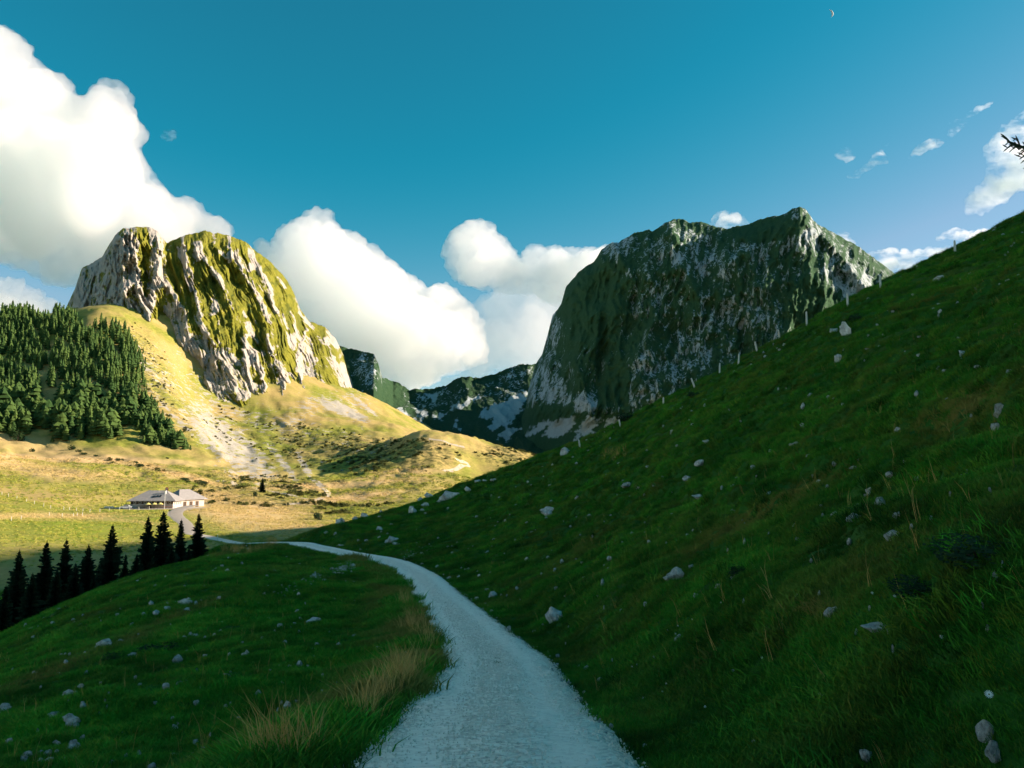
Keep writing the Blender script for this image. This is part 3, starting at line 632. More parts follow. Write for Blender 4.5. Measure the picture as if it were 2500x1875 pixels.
CL3 = [(1060,620),(1079,612),(1088,586),(1110,558),(1142,536),(1178,534),(1201,545),(1223,572),(1255,608),(1271,640),(1280,604),(1296,597),(1341,599),(1409,606),(1500,598),(1600,640),(1500,760),(1400,770),(1300,720),(1200,715),(1120,690),(1092,667),(1085,640)]
cl1 = cloud(CL1, 5200, 0.0085, 'towering white cumulus cloud at the left edge above the sunlit peak', 3, n=270, voxel=4.9)
cloud(CL1B, 6200, 0.005, 'low white cloud bank behind the conifer ridge at far left', 4, rmax=40)
cl2 = cloud(CL2, 5600, 0.0085, 'bright cumulus cloud between the two peaks, leaning towards the saddle', 5, n=210, voxel=3.7)
cl3 = cloud(CL3, 6500, 0.0065, 'soft two-lobed cloud touching the shaded right peak', 6, n=150, rmax=55, voxel=3.4)
cloud([(1140,740),(1250,690),(1420,690),(1420,920),(1300,960),(1150,960),(1040,960),(1100,900)], 7800, 0.0020, 'thin veil of pale cloud just above the saddle', 7, rmax=70, n=60, voxel=4.5)
WISP = 'wisps of fair-weather cloud in the blue sky'
cloud([(2347,525),(2370,470),(2410,440),(2415,400),(2400,370),(2420,340),(2457,310),(2500,274),(2620,230),(2640,440),(2500,462),(2440,500),(2400,525)], 5200, 0.0050, 'broad slanting cloud at the right edge behind the spruce twig', 8, rmax=34, thick=.6, n=90, group=WISP)
cloud([(2204,392),(2230,366),(2250,345),(2285,336),(2309,345),(2290,362),(2255,374),(2225,388)], 5000, 0.0055, 'short tapered wisp of cloud left of the slanting cloud', 9, rmin=4, rmax=14, voxel=1.6, puff=.5, n=60, group=WISP)
cloud([(2310,330),(2312,305),(2335,292),(2360,288),(2358,276),(2390,258),(2425,248),(2428,254),(2395,272),(2365,292),(2350,315),(2325,335)], 5000, 0.0035, 'curled wisp of cloud highest at the right', 10, rmin=3, rmax=12, voxel=1.6, puff=.5, n=60, group=WISP)
cloud([(2036,378),(2050,364),(2075,360),(2092,372),(2085,392),(2068,396),(2045,386)], 5000, 0.0032, 'small round tuft of cloud right of the right summit', 11, rmin=4, rmax=14, voxel=1.6, puff=.6, n=30, group=WISP)
cloud([(2068,430),(2090,415),(2120,398),(2132,375),(2150,364),(2172,342),(2176,346),(2158,372),(2165,385),(2170,400),(2140,405),(2110,420),(2095,436),(2070,438)], 5000, 0.0035, 'thin hooked streak of cloud above the right hillside', 12, rmin=2.5, rmax=9, voxel=1.4, puff=.4, n=60, group=WISP)
cloud([(2080,680),(2110,622),(2140,610),(2180,608),(2230,612),(2275,606),(2340,600),(2390,560),(2420,560),(2400,640),(2250,720)], 6000, 0.005, 'low cloud resting on the skyline of the near right hillside', 13, rmax=26, n=70, group=WISP)
cloud([(2278,588),(2300,570),(2330,556),(2365,562),(2400,560),(2380,580),(2330,588)], 5500, 0.006, 'lens of cloud just above the skyline fence post', 14, rmin=4, rmax=13, voxel=1.6, puff=.5, n=40, group=WISP)
cloud([(1715,560),(1740,528),(1765,512),(1785,512),(1810,526),(1835,545),(1835,580),(1715,580)], 6000, 0.005, 'pale puff of cloud peeping over the dip in the right peak', 15, rmin=5, rmax=20, voxel=2, puff=.7, n=40, group=WISP)
cloud([(385,335),(400,322),(418,316),(432,325),(430,343),(412,347)], 5000, 0.004, 'tiny lone tuft of cloud right of the towering cumulus', 16, rmin=3, rmax=9, voxel=1.4, puff=.5, n=30, group=WISP)
cloud([(2035,590),(2045,566),(2062,560),(2080,580),(2100,610),(2060,610)], 6000, 0.005, 'small cloud behind the right shoulder of the shaded peak', 17, rmin=4, rmax=13, voxel=1.8, puff=.6, n=30, group=WISP)

# unseen copies of the clouds, added around the view to brighten the shade
for k, (src, az, el, s, lab) in enumerate(((cl2, -62, 0, 1.1, 'added fill-light cumulus cloud beyond the left edge of the view'), (cl1, -108, 0, 1.0, 'added large fill-light cumulus cloud over the valley behind the left shoulder'), (cl2, -150, 0, 1.3, 'added broad fill-light cumulus cloud behind the viewer on the left'), (cl1, 172, 0, 1.0, 'added towering fill-light cumulus cloud straight behind the viewer'), (cl2, 140, 0, 1.2, 'added fill-light cumulus cloud behind the viewer on the right'),
                                             (cl1, -75, 26, 1.0, 'added high fill-light cumulus cloud above the left side of the valley'), (cl1, -135, 36, 1.0, 'added high fill-light cumulus cloud overhead behind the viewer'), (cl2, 178, 34, 1.0, 'added smaller fill-light cumulus cloud overhead behind the viewer'))):
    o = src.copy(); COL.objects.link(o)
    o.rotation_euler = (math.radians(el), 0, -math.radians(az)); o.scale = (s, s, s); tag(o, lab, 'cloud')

# ------------------------------------------------------------------ looking up the ground
_ang = np.radians(np.linspace(-46, 62, NG)); _ly = np.log(yy_[3:] + Y0)
def gz(x, y):
    x = np.asarray(x, float); y = np.asarray(y, float)
    c = (np.arctan2(x, y + Y0) - _ang[0]) / (_ang[1] - _ang[0]); r = (np.log(np.maximum(y + Y0, 4.6)) - _ly[0]) / (_ly[1] - _ly[0])
    c = np.clip(c, 0, NG - 2.001); r = np.clip(r, 0, NG - 2.001)
    ci = c.astype(int); ri = r.astype(int); cf = c - ci; rf = r - ri
    Z = GZ[3:]
    return (Z[ri, ci] * (1 - cf) + Z[ri, ci + 1] * cf) * (1 - rf) + (Z[ri + 1, ci] * (1 - cf) + Z[ri + 1, ci + 1] * cf) * rf
def gnormal(x, y, e=0.6):
    zx = (gz(x + e, y) - gz(x - e, y)) / (2 * e); zy = (gz(x, y + e) - gz(x, y - e)) / (2 * e)
    n = np.stack([-zx, -zy, np.ones_like(zx)], -1); return n / np.linalg.norm(n, axis=-1, keepdims=True)
_marchd = np.exp(np.linspace(math.log(4), math.log(1300), 900))
def hit(px, py, dmin=4, dmax=1300):
    """where the line of sight through a photo pixel first meets the ground (or passes closest to it)"""
    d = _marchd[(_marchd >= dmin) & (_marchd <= dmax)]
    P = pt(np.full(len(d), px), np.full(len(d), py), d); g = P[:, 2] - gz(P[:, 0], P[:, 1])
    k = np.where(g <= 0)[0]
    if len(k):
        i = k[0]
        if i > 0:
            t = g[i - 1] / (g[i - 1] - g[i] + 1e-9); p = P[i - 1] * (1 - t) + P[i] * t
        else: p = P[0]
    else: p = P[(g / d).argmin()]
    return np.array([p[0], p[1], float(gz(p[0], p[1]))])

def empty(name, loc, rz=0.0, s=1.0):
    o = bpy.data.objects.new(name, None); COL.objects.link(o); o.location = tuple(map(float, loc)); o.rotation_euler = (0, 0, rz); o.scale = (s, s, s)
    o.empty_display_size = 0.3; return o
def link(name, me, parent=None):
    o = bpy.data.objects.new(name, me); COL.objects.link(o)
    if parent: o.parent = parent
    return o
class MB:
    def __init__(s): s.V = []; s.F = []
    def add(s, V, Fs):
        k = len(s.V); s.V += [tuple(map(float, v)) for v in V]; s.F += [tuple(int(i) + k for i in f) for f in Fs]
    def box(s, x0, x1, y0, y1, z0, z1, R=None):
        V = [(x, y, z) for x in (x0, x1) for y in (y0, y1) for z in (z0, z1)]
        if R is not None: V = [tuple(R @ Vector(v)) for v in V]
        s.add(V, [(0, 1, 3, 2), (4, 6, 7, 5), (0, 4, 5, 1), (2, 3, 7, 6), (0, 2, 6, 4), (1, 5, 7, 3)])
    def tube(s, P, R, n=6, cap=True):
        P = [Vector(p) for p in P]; k = len(s.V); rings = []
        for i, p in enumerate(P):
            t = (P[min(i + 1, len(P) - 1)] - P[max(i - 1, 0)]).normalized()
            a = t.orthogonal().normalized() if i == 0 else (a - t * a.dot(t)).normalized()
            b = t.cross(a)
            for j in range(n):
                w = 2 * math.pi * j / n; s.V.append(tuple(p + (a * math.cos(w) + b * math.sin(w)) * R[i]))
        for i in range(len(P) - 1):
            for j in range(n):
                s.F.append((k + i * n + j, k + i * n + (j + 1) % n, k + (i + 1) * n + (j + 1) % n, k + (i + 1) * n + j))
        if cap: s.F.append(tuple(k + (len(P) - 1) * n + j for j in range(n))); s.F.append(tuple(k + j for j in reversed(range(n))))
    def mesh(s, name, mat, smooth=False):
        me = bpy.data.meshes.new(name); me.from_pydata(s.V, [], s.F); me.materials.append(mat)
        if smooth: me.polygons.foreach_set('use_smooth', np.ones(len(me.polygons), bool))
        me.update(); return me
    def build(s, name, mat, parent=None, smooth=False): return link(name, s.mesh(name, mat, smooth), parent)

def simple(name, c, rough=.8, c2=None, scale=4.0, bump=0.0, spec=.3):
    m = NT(name, rough, spec); p = m.n('ShaderNodeTexCoord').outputs['Object']
    n = m.noise(p, scale, 5, .6)
    m.color(m.mix(m.ramp(n, [(.3, 0.0), (.7, 1.0)]), c, c2 or tuple(t * .7 for t in c)))
    if bump: m.normal(m.bump(n, bump, .05))
    return m.m
def mat_rock():
    m = NT('weathered_limestone', .95, .15); p = m.n('ShaderNodeTexCoord').outputs['Object']
    n = m.noise(p, 1.6, 7, .65); n2 = m.noise(p, 7, 5, .7)
    c = m.ramp(n, [(.32, (.18, .17, .16)), (.46, (.46, .44, .42)), (.68, (.74, .71, .68))])
    c = m.mix(m.ramp(n2, [(.5, 0.0), (.72, .8)]), c, (.10, .11, .09)); m.color(c)
    m.normal(m.bump(m.math('ADD', n, m.math('MULTIPLY', n2, .4)), .9, .12)); return m.m
M['rock'] = mat_rock()
def mat_leaf(name, a, b, dryc=None, inst=True):
    m = NT(name, .85, .12)
    r = m.n('ShaderNodeObjectInfo').outputs['Random']
    c = m.mix(r, a, b) if not dryc else m.ramp(r, [(0.0, a), (.55, b), (.8, (.075, .16, .012)), (1.0, (.12, .17, .016))])
    if dryc:
        c = m.mix(1.0, c, m.ramp(m.attr('tone', True), [(0.0, .36), (.5, 1.1), (1.0, 2.1)]), 'MULTIPLY'); c = m.mix(m.attr('dry', True), c, dryc)
    m.color(c); return m.m
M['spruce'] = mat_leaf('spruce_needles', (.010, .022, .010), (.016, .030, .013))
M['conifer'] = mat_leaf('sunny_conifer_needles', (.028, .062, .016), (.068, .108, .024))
M['bark'] = simple('spruce_bark', (.07, .05, .04), .95, (.03, .025, .02), 8, .5)
M['post'] = simple('silvered_fence_wood', (.76, .70, .64), .9, (.52, .48, .44), 9, .4)
M['grass'] = mat_leaf('turf_blades', (.016, .115, .007), (.044, .19, .014), (.25, .185, .045))
M['meadow'] = mat_leaf('meadow_blades', (.22, .235, .03), (.31, .29, .05), (.62, .44, .21))  # pale blade colour carries part of the painted sun-shade contrast
M['straw'] = mat_leaf('dry_grass_stems', (.52, .29, .085), (.72, .44, .15))
M['shrub'] = mat_leaf('dark_shrub_leaves', (.012, .028, .010), (.022, .045, .014))

# ------------------------------------------------------------------ footpaths of the valley
def mat_path():
    m = NT('trodden_path', .95, .1); n = m.noise(m.pos(), .5, 5, .65)
    m.color(m.ramp(n, [(.3, (.34, .27, .20)), (.7, (.55, .47, .38))])); return m.m
M['path'] = mat_path()
def footpath(pix, hw):
    W = np.array([hit(a, b, 200) for a, b in pix]); P = curve_pts(W, 2.0)
    T = np.gradient(P[:, :2], axis=0); T /= np.linalg.norm(T, axis=1)[:, None] + 1e-9
    s = np.linspace(-1, 1, 5); w = hw * (1 + .35 * fbm(np.arange(len(P)) * .13, 0, 2., 2))
    X = P[:, 0, None] + T[:, 1, None] * s * w[:, None]; Y = P[:, 1, None] - T[:, 0, None] * s * w[:, None]
    Z = gz(X, Y) + .12
    return tag(mesh_obj('footpath', np.stack([X, Y, Z], -1).reshape(-1, 3), grid_faces(*X.shape), M['path']), kind='structure')
footpath([(530, 1174), (575, 1185), (624, 1194), (661, 1200), (715, 1210), (768, 1222), (785, 1219)], 1.5)
footpath([(700, 1234), (735, 1228), (768, 1222), (793, 1213), (801, 1204), (792, 1194), (781, 1184), (760, 1170)], 1.7)
footpath([(1083, 1150), (1115, 1145), (1145, 1137), (1133, 1128), (1112, 1121)], 1.4)
footpath([(1047, 1072), (1090, 1080), (1134, 1092)], 1.3)

# ------------------------------------------------------------------ spruces
def spruce_meshes(h, seed, whorls=30, sparse=0.0, wid=.17):
    """crown and trunk of a spruce: whorls of drooping boughs carrying flat sprays of twigs"""
    rg = random.Random(seed); c = MB(); t = MB()
    t.tube([(0, 0, -.6), (0, 0, h * .3), (0, 0, h * .98)], [h * .018, h * .013, h * .002], 8)
    nbt = int(whorls * 7.5); gold = 2.39996
    for w in range(nbt):
        f = ((w + rg.uniform(-1.5, 1.5)) / nbt); f = min(.985, max(0, f)) ** .92; z = h * (.05 + .94 * f)
        if rg.random() < sparse * (1 - f): continue
        a = w * gold + rg.uniform(-.5, .5)
        lump = 1 + .22 * math.sin(a * 2 + seed) * math.sin(f * 9 + seed)
        L = (h * wid * ((1 - f) ** .85) * lump + h * .012) * rg.uniform(.55, 1.15)
        dx, dy = math.cos(a), math.sin(a); droop = -.45 * L * (1 - f) + .10 * L * f
        ns = max(3, int(4 + 6 * L / (h * wid)))
        for k in range(ns):
            q = (k + .6) / ns; r = L * q
            bz = z + droop * q ** 1.2 + .16 * L * q * q
            wv = L * .40 * (1 - q * .7) * rg.uniform(.7, 1.25) + .006 * h; fl = L * .30 * rg.uniform(.7, 1.2)
            for sgn in (-1, 1):
                ex, ey = -dy * sgn, dx * sgn; hang = rg.uniform(.45, 1.15)
                p0 = (dx * r, dy * r, bz)
                tip = (dx * (r + fl) + ex * wv, dy * (r + fl) + ey * wv, bz - wv * hang)
                m1 = (dx * (r + fl * .75) + ex * wv * .25, dy * (r + fl * .75) + ey * wv * .25, bz + .006 * h - wv * .1)
                m2 = (dx * (r - fl * .1) + ex * wv * .45, dy * (r - fl * .1) + ey * wv * .45, bz - wv * hang * 1.1)
                c.add([p0, m1, tip, m2], [(0, 1, 2), (0, 2, 3)])
        c.add([(dx * L * .1, dy * L * .1, z), (dx * L * 1.1, dy * L * 1.1, z + droop + .16 * L), (dx * L * .8 - dy * L * .07, dy * L * .8 + dx * L * .07, z + droop * .8 - .12 * L)], [(0, 1, 2)])
    c.add([(0, 0, h * 1.03), (h * .012, 0, h * .95), (-h * .006, h * .01, h * .95), (-h * .006, -h * .01, h * .95)], [(0, 1, 2), (0, 2, 3), (0, 3, 1)])
    return c.mesh('crown', M['spruce']), t.mesh('trunk', M['bark'])
SPR = [spruce_meshes(10, 11), spruce_meshes(10, 12, 26, .12, .2), spruce_meshes(10, 13, 24, .3, .19), spruce_meshes(10, 14, 28, .05, .15)]
def spruce(px, ptop, d, var, label, group=None, rz=0.0, wide=1.0, name='spruce_tree'):
    p = pt(px, ptop, d); z = float(gz(p[0], p[1])); h = p[2] - z
    o = empty(name, (p[0], p[1], z), rz); o.scale = (h / 10 * wide, h / 10 * wide, h / 10)
    link('crown', SPR[var][0], o); link('trunk', SPR[var][1], o)
    return tag(o, label, 'tree', group)
GS = 'dark spruces in the gully left of the road'
spruce(48, 1344, 74, 0, 'leftmost dark spruce of the gully row, standing a little apart', GS, .3)
spruce(115, 1323, 78, 3, 'second dark spruce from the left in the gully row', GS, 1.3, 1.2)
spruce(163, 1317, 82, 1, 'third dark spruce from the left, with a thin ragged tip', GS, 2.1)
spruce(217, 1330, 84, 0, 'lower dark spruce of the gully row, its tip below the sunny meadow', GS, 3.3, 1.15)
spruce(276, 1281, 88, 1, 'tall dark spruce alone in the middle of the gully row', GS, 4.0, 1.0)
spruce(307, 1353, 92, 3, 'short young spruce between the tall single spruce and the group of four', GS, 5.0, 1.1)
spruce(363, 1261, 98, 0, 'left one of the four spruces in front of the farm track', GS, 0.8, .95)
spruce(400, 1248, 100, 2, 'tallest of the four spruces below the farm, with open tiered boughs', GS, 1.9, 1.15)
spruce(443, 1269, 104, 3, 'third of the four spruces, standing right in front of the farm track', GS, 2.6, 1.0)
spruce(486, 1253, 106, 2, 'rightmost gully spruce with sky-lit gaps between its boughs', GS, 5.2, 1.05)
for k, (px, py, d, v) in enumerate([(185, 1375, 76, 1), (250, 1362, 95, 0), (80, 1400, 66, 0), (15, 1430, 62, 3), (335, 1352, 90, 1), (420, 1330, 96, 0), (462, 1335, 98, 3), (140, 1390, 70, 0), (230, 1400, 72, 3)]):
    spruce(px, py, d, v, 'half-hidden dark spruce filling the gap inside the gully row', GS, k * 1.1, 1.35)
spruce(641, 1167, 400, 1, 'solitary spruce beside the footpath on the sunny meadow', None, .5, 1.1)
edge = spruce(2690, 150, 17, 1, 'spruce at the right edge of which only a bough tip shows', None, 1.0, .8)
bq = MB(); E = edge.matrix_basis.copy(); bpy.context.view_layer.update(); IM = edge.matrix_world.inverted()
A0 = Vector(pt(2690, 395, 17)); A1 = Vector(pt(2462, 346, 16.8)); ax = [A0.lerp(A1, t) + Vector((0, 0, -.12 * math.sin(t * 3.14))) for t in np.linspace(0, 1, 9)]
def twig(p, q, r): bq.tube([IM @ p, IM @ p.lerp(q, .6), IM @ q], [r * .6 / edge.scale[2], r / edge.scale[2], r * .35 / edge.scale[2]], 6)
rt = random.Random(4)
for a_, b_ in zip(ax, ax[1:]): bq.tube([IM @ a_, IM @ b_], [.028 / edge.scale[2]] * 2, 6)
for k in range(34):
    t = .15 + .85 * k / 34; p = A0.lerp(A1, t) + Vector((0, 0, -.12 * math.sin(t * 3.14))); s = 1 if k % 2 else -1; L = (.34 if s > 0 else .42) * (1.15 - .75 * t) + .10
    q = p + Vector((-.62 * L, rt.uniform(-.5, .5) * L, s * rt.uniform(.35, .8) * L)); twig(p, q, .022)
    for u in (.35, .6, .8):
        m_ = p.lerp(q, u); twig(m_, m_ + Vector((-.35 * L, rt.uniform(-.25, .25) * L, rt.choice((-1, 1)) * .30 * L)), .016)
bq.build('bough', M['spruce'], edge)

# sunny forest on the left slope
def conifer_mesh(seed, broad=False):
    rg = random.Random(seed); c = MB(); n = 9
    L = 7 if not broad else 5
    for k in range(L):
        f = k / L; z0 = .04 + .96 * f; r0 = (.165 if not broad else .27) * (1 - f) ** (.75 if not broad else .6) + .015; z1 = min(1.0, z0 + 1.7 / L)
        ring = []
        for j in range(n):
            a = 6.283 * j / n + k * .5; r = r0 * rg.uniform(.65, 1.25); ring.append((math.cos(a) * r, math.sin(a) * r, z0 + rg.uniform(-.035, .03)))
        V = ring + [(rg.uniform(-.012, .012), rg.uniform(-.012, .012), z1), (0, 0, z0 + .04)]
        c.add(V, [(j, (j + 1) % n, n) for j in range(n)] + [((j + 1) % n, j, n + 1) for j in range(n)])
    c.tube([(0, 0, -.06), (0, 0, .1)], [.02, .018], 5)
    return c.mesh('conifer', M['conifer'])
CON = [conifer_mesh(s) for s in range(6)] + [conifer_mesh(20, True), conifer_mesh(21, True)]
FPOLY = [(-330,800),(-250,770),(-150,750),(-40,745),(0,752),(80,757),(161,760),(190,785),(215,800),(240,775),(275,795),(318,815),(352,870),(362,950),(384,1000),(412,1042),(446,1078),(470,1106),(400,1098),(346,1088),(310,1066),(293,1061),(262,1086),(220,1066),(180,1072),(134,1082),(90,1050),(49,1078),(0,1057),(-60,1062),(-150,1050),(-230,1020),(-300,940)]
rg = np.random.default_rng(5); tr = []
ty = rg.uniform(585, 900, 30000); tx = -ty * rg.uniform(.40, .84, 30000); tz = gz(tx, ty)
qx, qy = proj(tx, ty, tz)
ins = poly_dist(FPOLY, qx, qy)
gap = fbm((qx * .62 - qy * .78) / 30, (qx * .78 + qy * .62) / 120, 3.0, 2) * 1.15
ins = ins + 13 * fbm(qx / 22, qy / 22, 8.8, 3) * (qy > 775)
ok = (ins > 1) & (gap < np.where(qx > 300, .40, .16)) & (rg.random(len(qx)) < np.where(fbm(qx / 40, qy / 40, 2.0, 2) > .25, .25, 1))
for (cx, cy, rx, ry, an) in ((55, 1015, 40, 12, 30), (115, 1000, 16, 40, -30), (95, 840, 10, 60, -25), (135, 930, 12, 50, -25), (255, 1000, 12, 45, -30), (250, 780, 40, 22, 20), (285, 870, 10, 40, -10)):
    ok &= blob(qx, qy, cx, cy, rx, ry, an, .3) < .5
cell = {}
for i in np.where(ok)[0]:
    key = (int(tx[i] // 5.7), int(ty[i] // 5.7))
    if any((key[0] + a, key[1] + b) in cell and (tx[i] - tx[cell[(key[0] + a, key[1] + b)]]) ** 2 + (ty[i] - ty[cell[(key[0] + a, key[1] + b)]]) ** 2 < 19 for a in (-1, 0, 1) for b in (-1, 0, 1)): continue
    cell[key] = i; tr.append(i)
tr = np.array(tr); tr = tr[np.argsort(ty[tr] + 2000 * (qx[tr] < -12))]
hgt = lambda i: (8 + 9 * rg.random()) * (0.62 if poly_dist(FPOLY, qx[i:i + 1], qy[i:i + 1])[0] < 10 else 1.0) * (0.7 if qx[i] > 330 else 1.0)
GF = 'conifers of the sunlit wood below the left peak'
HT = [hgt(i) for i in tr]
pick = set(range(0, min(300, len(tr))))
for k, i in enumerate(tr):
    if k in pick:
        o = link('conifer', CON[k % 8 if rg.random() < .8 else 6]); o.location = (tx[i], ty[i], tz[i]); o.rotation_euler = (0, 0, rg.random() * 6); h = HT[k] * 1.15; o.scale = (h * 1.55, h * 1.55, h)
        zone = 'skyline' if qy[i] < 800 else 'fringe' if qx[i] > 300 else 'foot' if poly_dist(FPOLY, qx[i:i + 1], qy[i:i + 1])[0] < 16 else 'left' if qx[i] < 110 else 'right'
        tag(o, {'skyline': 'sunlit conifer on the top edge of the left wood', 'fringe': 'small conifer of the thin fringe on the right side of the wood', 'foot': 'sunlit conifer along the lower edge of the wood above the meadow', 'left': 'sunlit conifer inside the wood near the left picture edge', 'right': 'sunlit conifer inside the right half of the wood'}[zone], 'tree', 'conifers of the sunlit wood: ' + zone)

# ------------------------------------------------------------------ instancing for what cannot be counted
def scatter(name, protos, P, rot, scl, attrs, label, cat, mats=None):
    me = bpy.data.meshes.new(name); n = len(P)
    me.vertices.add(n); me.vertices.foreach_set('co', np.asarray(P, np.float32).ravel())
    def put(k, typ, arr, fld):
        a = me.attributes.new(k, typ, 'POINT'); a.data.foreach_set(fld, np.asarray(arr).ravel())
    put('rot', 'FLOAT_VECTOR', np.asarray(rot, np.float32), 'vector'); put('scl', 'FLOAT', np.asarray(scl, np.float32), 'value')
    put('pick', 'INT', RNG.integers(0, len(protos), n).astype(np.int32), 'value')
    for k, v in attrs.items(): put(k, 'FLOAT', np.asarray(v, np.float32), 'value')
    o = link(name, me)
    pc = bpy.data.collections.new(name + '_kinds')
    for i, pm in enumerate(protos): pc.objects.link(bpy.data.objects.new('%s_kind_%02d' % (name, i), pm))
    g = bpy.data.node_groups.new(name, 'GeometryNodeTree')
    g.interface.new_socket('Geometry', in_out='INPUT', socket_type='NodeSocketGeometry'); g.interface.new_socket('Geometry', in_out='OUTPUT', socket_type='NodeSocketGeometry')
    N = g.nodes; gi = N.new('NodeGroupInput'); go = N.new('NodeGroupOutput'); ip = N.new('GeometryNodeInstanceOnPoints'); ci = N.new('GeometryNodeCollectionInfo')
    ci.inputs['Collection'].default_value = pc; ci.inputs['Separate Children'].default_value = True; ci.inputs['Reset Children'].default_value = True
    mp = N.new('GeometryNodeMeshToPoints')
    def na(k, t):
        a = N.new('GeometryNodeInputNamedAttribute'); a.data_type = t; a.inputs['Name'].default_value = k; return a.outputs['Attribute']
    e2r = N.new('FunctionNodeEulerToRotation')
    L = g.links.new
    L(gi.outputs[0], mp.inputs[0]); L(mp.outputs[0], ip.inputs['Points']); L(ci.outputs[0], ip.inputs['Instance']); ip.inputs['Pick Instance'].default_value = True
    L(na('pick', 'INT'), ip.inputs['Instance Index']); L(na('rot', 'FLOAT_VECTOR'), e2r.inputs[0]); L(e2r.outputs[0], ip.inputs['Rotation']); L(na('scl', 'FLOAT'), ip.inputs['Scale'])
    L(ip.outputs[0], go.inputs[0])
    md = o.modifiers.new('scatter', 'NODES'); md.node_group = g
    return tag(o, label, cat, kind='stuff')
def tilt_rot(nrm, yaw, amt=1.0):
    """euler that leans the up axis toward the surface normal, after a random turn"""
    out = np.zeros((len(nrm), 3), np.float32)
    for i, (n, w) in enumerate(zip(nrm, yaw)):
        u = Vector((n[0] * amt, n[1] * amt, 1)).normalized()
        q = Vector((0, 0, 1)).rotation_difference(u) @ Matrix.Rotation(w, 3, 'Z').to_quaternion(); e = q.to_euler(); out[i] = e
    return out

rest = [k for k in range(len(tr)) if k not in pick]
if rest:
    ii = tr[rest]
    scatter('distant_wood', CON[:6], np.stack([tx[ii], ty[ii], tz[ii]], -1), np.stack([0 * ii, 0 * ii, rg.uniform(0, 6, len(ii))], -1), np.array(HT)[rest] * 1.15, {'dry': 0 * ii}, 'dense sunlit conifer wood covering the upper left slope', 'wood')
print('trees', len(tr))

# grass: tufts of blades, denser near the camera
def tuft_mesh(seed, nb, rad, h0, h1, w, lean, mat):
    rg = random.Random(seed); c = MB()
    for _ in range(nb):
        r = rad * math.sqrt(rg.random()); a = rg.random() * 6.283; x, y = r * math.cos(a), r * math.sin(a)
        h = rg.uniform(h0, h1); b = rg.random() * 6.283; l = lean * h * rg.uniform(.3, 1.3)
        dx, dy = math.cos(b) * l, math.sin(b) * l; e = rg.random() * 6.283; ex, ey = math.cos(e) * w, math.sin(e) * w
        c.add([(x - ex, y - ey, -.03), (x + ex, y + ey, -.03), (x + dx * .35 - ex * .8, y + dy * .35 - ey * .8, h * .6), (x + dx * .35 + ex * .8, y + dy * .35 + ey * .8, h * .6), (x + dx, y + dy, h)], [(0, 1, 3, 2), (2, 3, 4)])
    return c.mesh('tuft', mat)
TUFT = [tuft_mesh(s, 34, .17, .035, .13, .0055, .9, M['grass']) for s in range(6)]
rg = np.random.default_rng(21)
def wedge(n_try, rho0, y0, y1, fall=10.0, pw=1.6, t0=-.88, t1=.92):
    u = rg.uniform(0, 1, n_try); y = np.exp(math.log(y0 + 3) + u * (math.log(y1 + 3) - math.log(y0 + 3))) - 3
    x = rg.uniform(t0, t1, n_try) * (y + 2)
    dens = n_try / (math.log((y1 + 3) / (y0 + 3))) / ((y + 3) * (t1 - t0) * (y + 2))
    want = rho0 / (1 + (y / fall) ** pw)
    k = rg.random(n_try) < want / dens
    return x[k], y[k], float((want / dens).max())
gx, gy, over = wedge(420000, 330, 3.0, 135)
dR_, _, hw_ = road_near(gx, gy)
keep = (dR_ - hw_) > rg.normal(.10, .09, len(gx))
gx, gy = gx[keep], gy[keep]; zz = gz(gx, gy); qx2, qy2 = proj(gx, np.maximum(gy, .5), zz)
keep = (qx2 > -450) & (qx2 < 3050) & (qy2 < 2250)
gx, gy, zz, qx2, qy2 = gx[keep], gy[keep], zz[keep], qx2[keep], qy2[keep]
dryn = sstep(.15, .8, fbm(gx * .13, gy * .13, 8.0, 3) + .25 * rg.normal(size=len(gx)))
dR_, _, hw_ = road_near(gx, gy)
leftroad = (gx < np.interp(gy, ROAD[:260, 1], ROAD[:260, 0])) & (gy < 75)
dryn = np.maximum(dryn * .30, leftroad * sstep(4.0, .8, dR_ - hw_) * sstep(.1, .5, fbm(gx * .3, gy * .3, 2.0, 2) + .3) * .8)
for (cx, cy, rx, ry, an) in ((600, 1345, 90, 8, -8), (660, 1330, 30, 10, -20), (440, 1500, 120, 10, -22), (130, 1640, 140, 14, -22), (2350, 1000, 120, 40, -25), (1880, 1240, 200, 24, -28), (1990, 1480, 60, 20, 0), (330, 1560, 60, 12, -15)):
    dryn = np.maximum(dryn, .85 * blob(qx2, qy2, cx, cy, rx, ry, an, .8) * (rg.random(len(gx)) < .8))
tone = np.clip(.5 + .42 * fbm(gx * .45, gy * .45, 12.0, 3) + .28 * fbm(gx * .09, gy * .09, 5.0, 2) + .12 * rg.normal(size=len(gx)), 0, 1)
onhill = gx > np.interp(gy, ROAD[:260, 1], ROAD[:260, 0])
tone = np.clip(tone - .13 * onhill + .05 * ~onhill, 0, 1); dryn = np.clip(dryn + onhill * .16 * sstep(0, .6, fbm(gx * .3, gy * .3, 1.0, 2)), 0, 1)
scl = (.55 + .65 * tone) * (.75 + .5 * rg.random(len(gx))) * (1 + gy / 55) * (1 + .9 * sstep(2.2, .4, dR_ - hw_) * leftroad) * (.65 + .5 * sstep(-.5, .6, fbm(gx * .5, gy * .5, 6.0, 2)))
nrm = gnormal(gx, gy)
scatter('turf_grass', TUFT, np.stack([gx, gy, zz], -1), tilt_rot(nrm, rg.uniform(0, 6.28, len(gx)), .9), scl, {'dry': np.clip(dryn, 0, 1), 'tone': tone}, 'short shaded alpine grass covering the near slopes', 'grass')
print('tufts', len(gx), over)

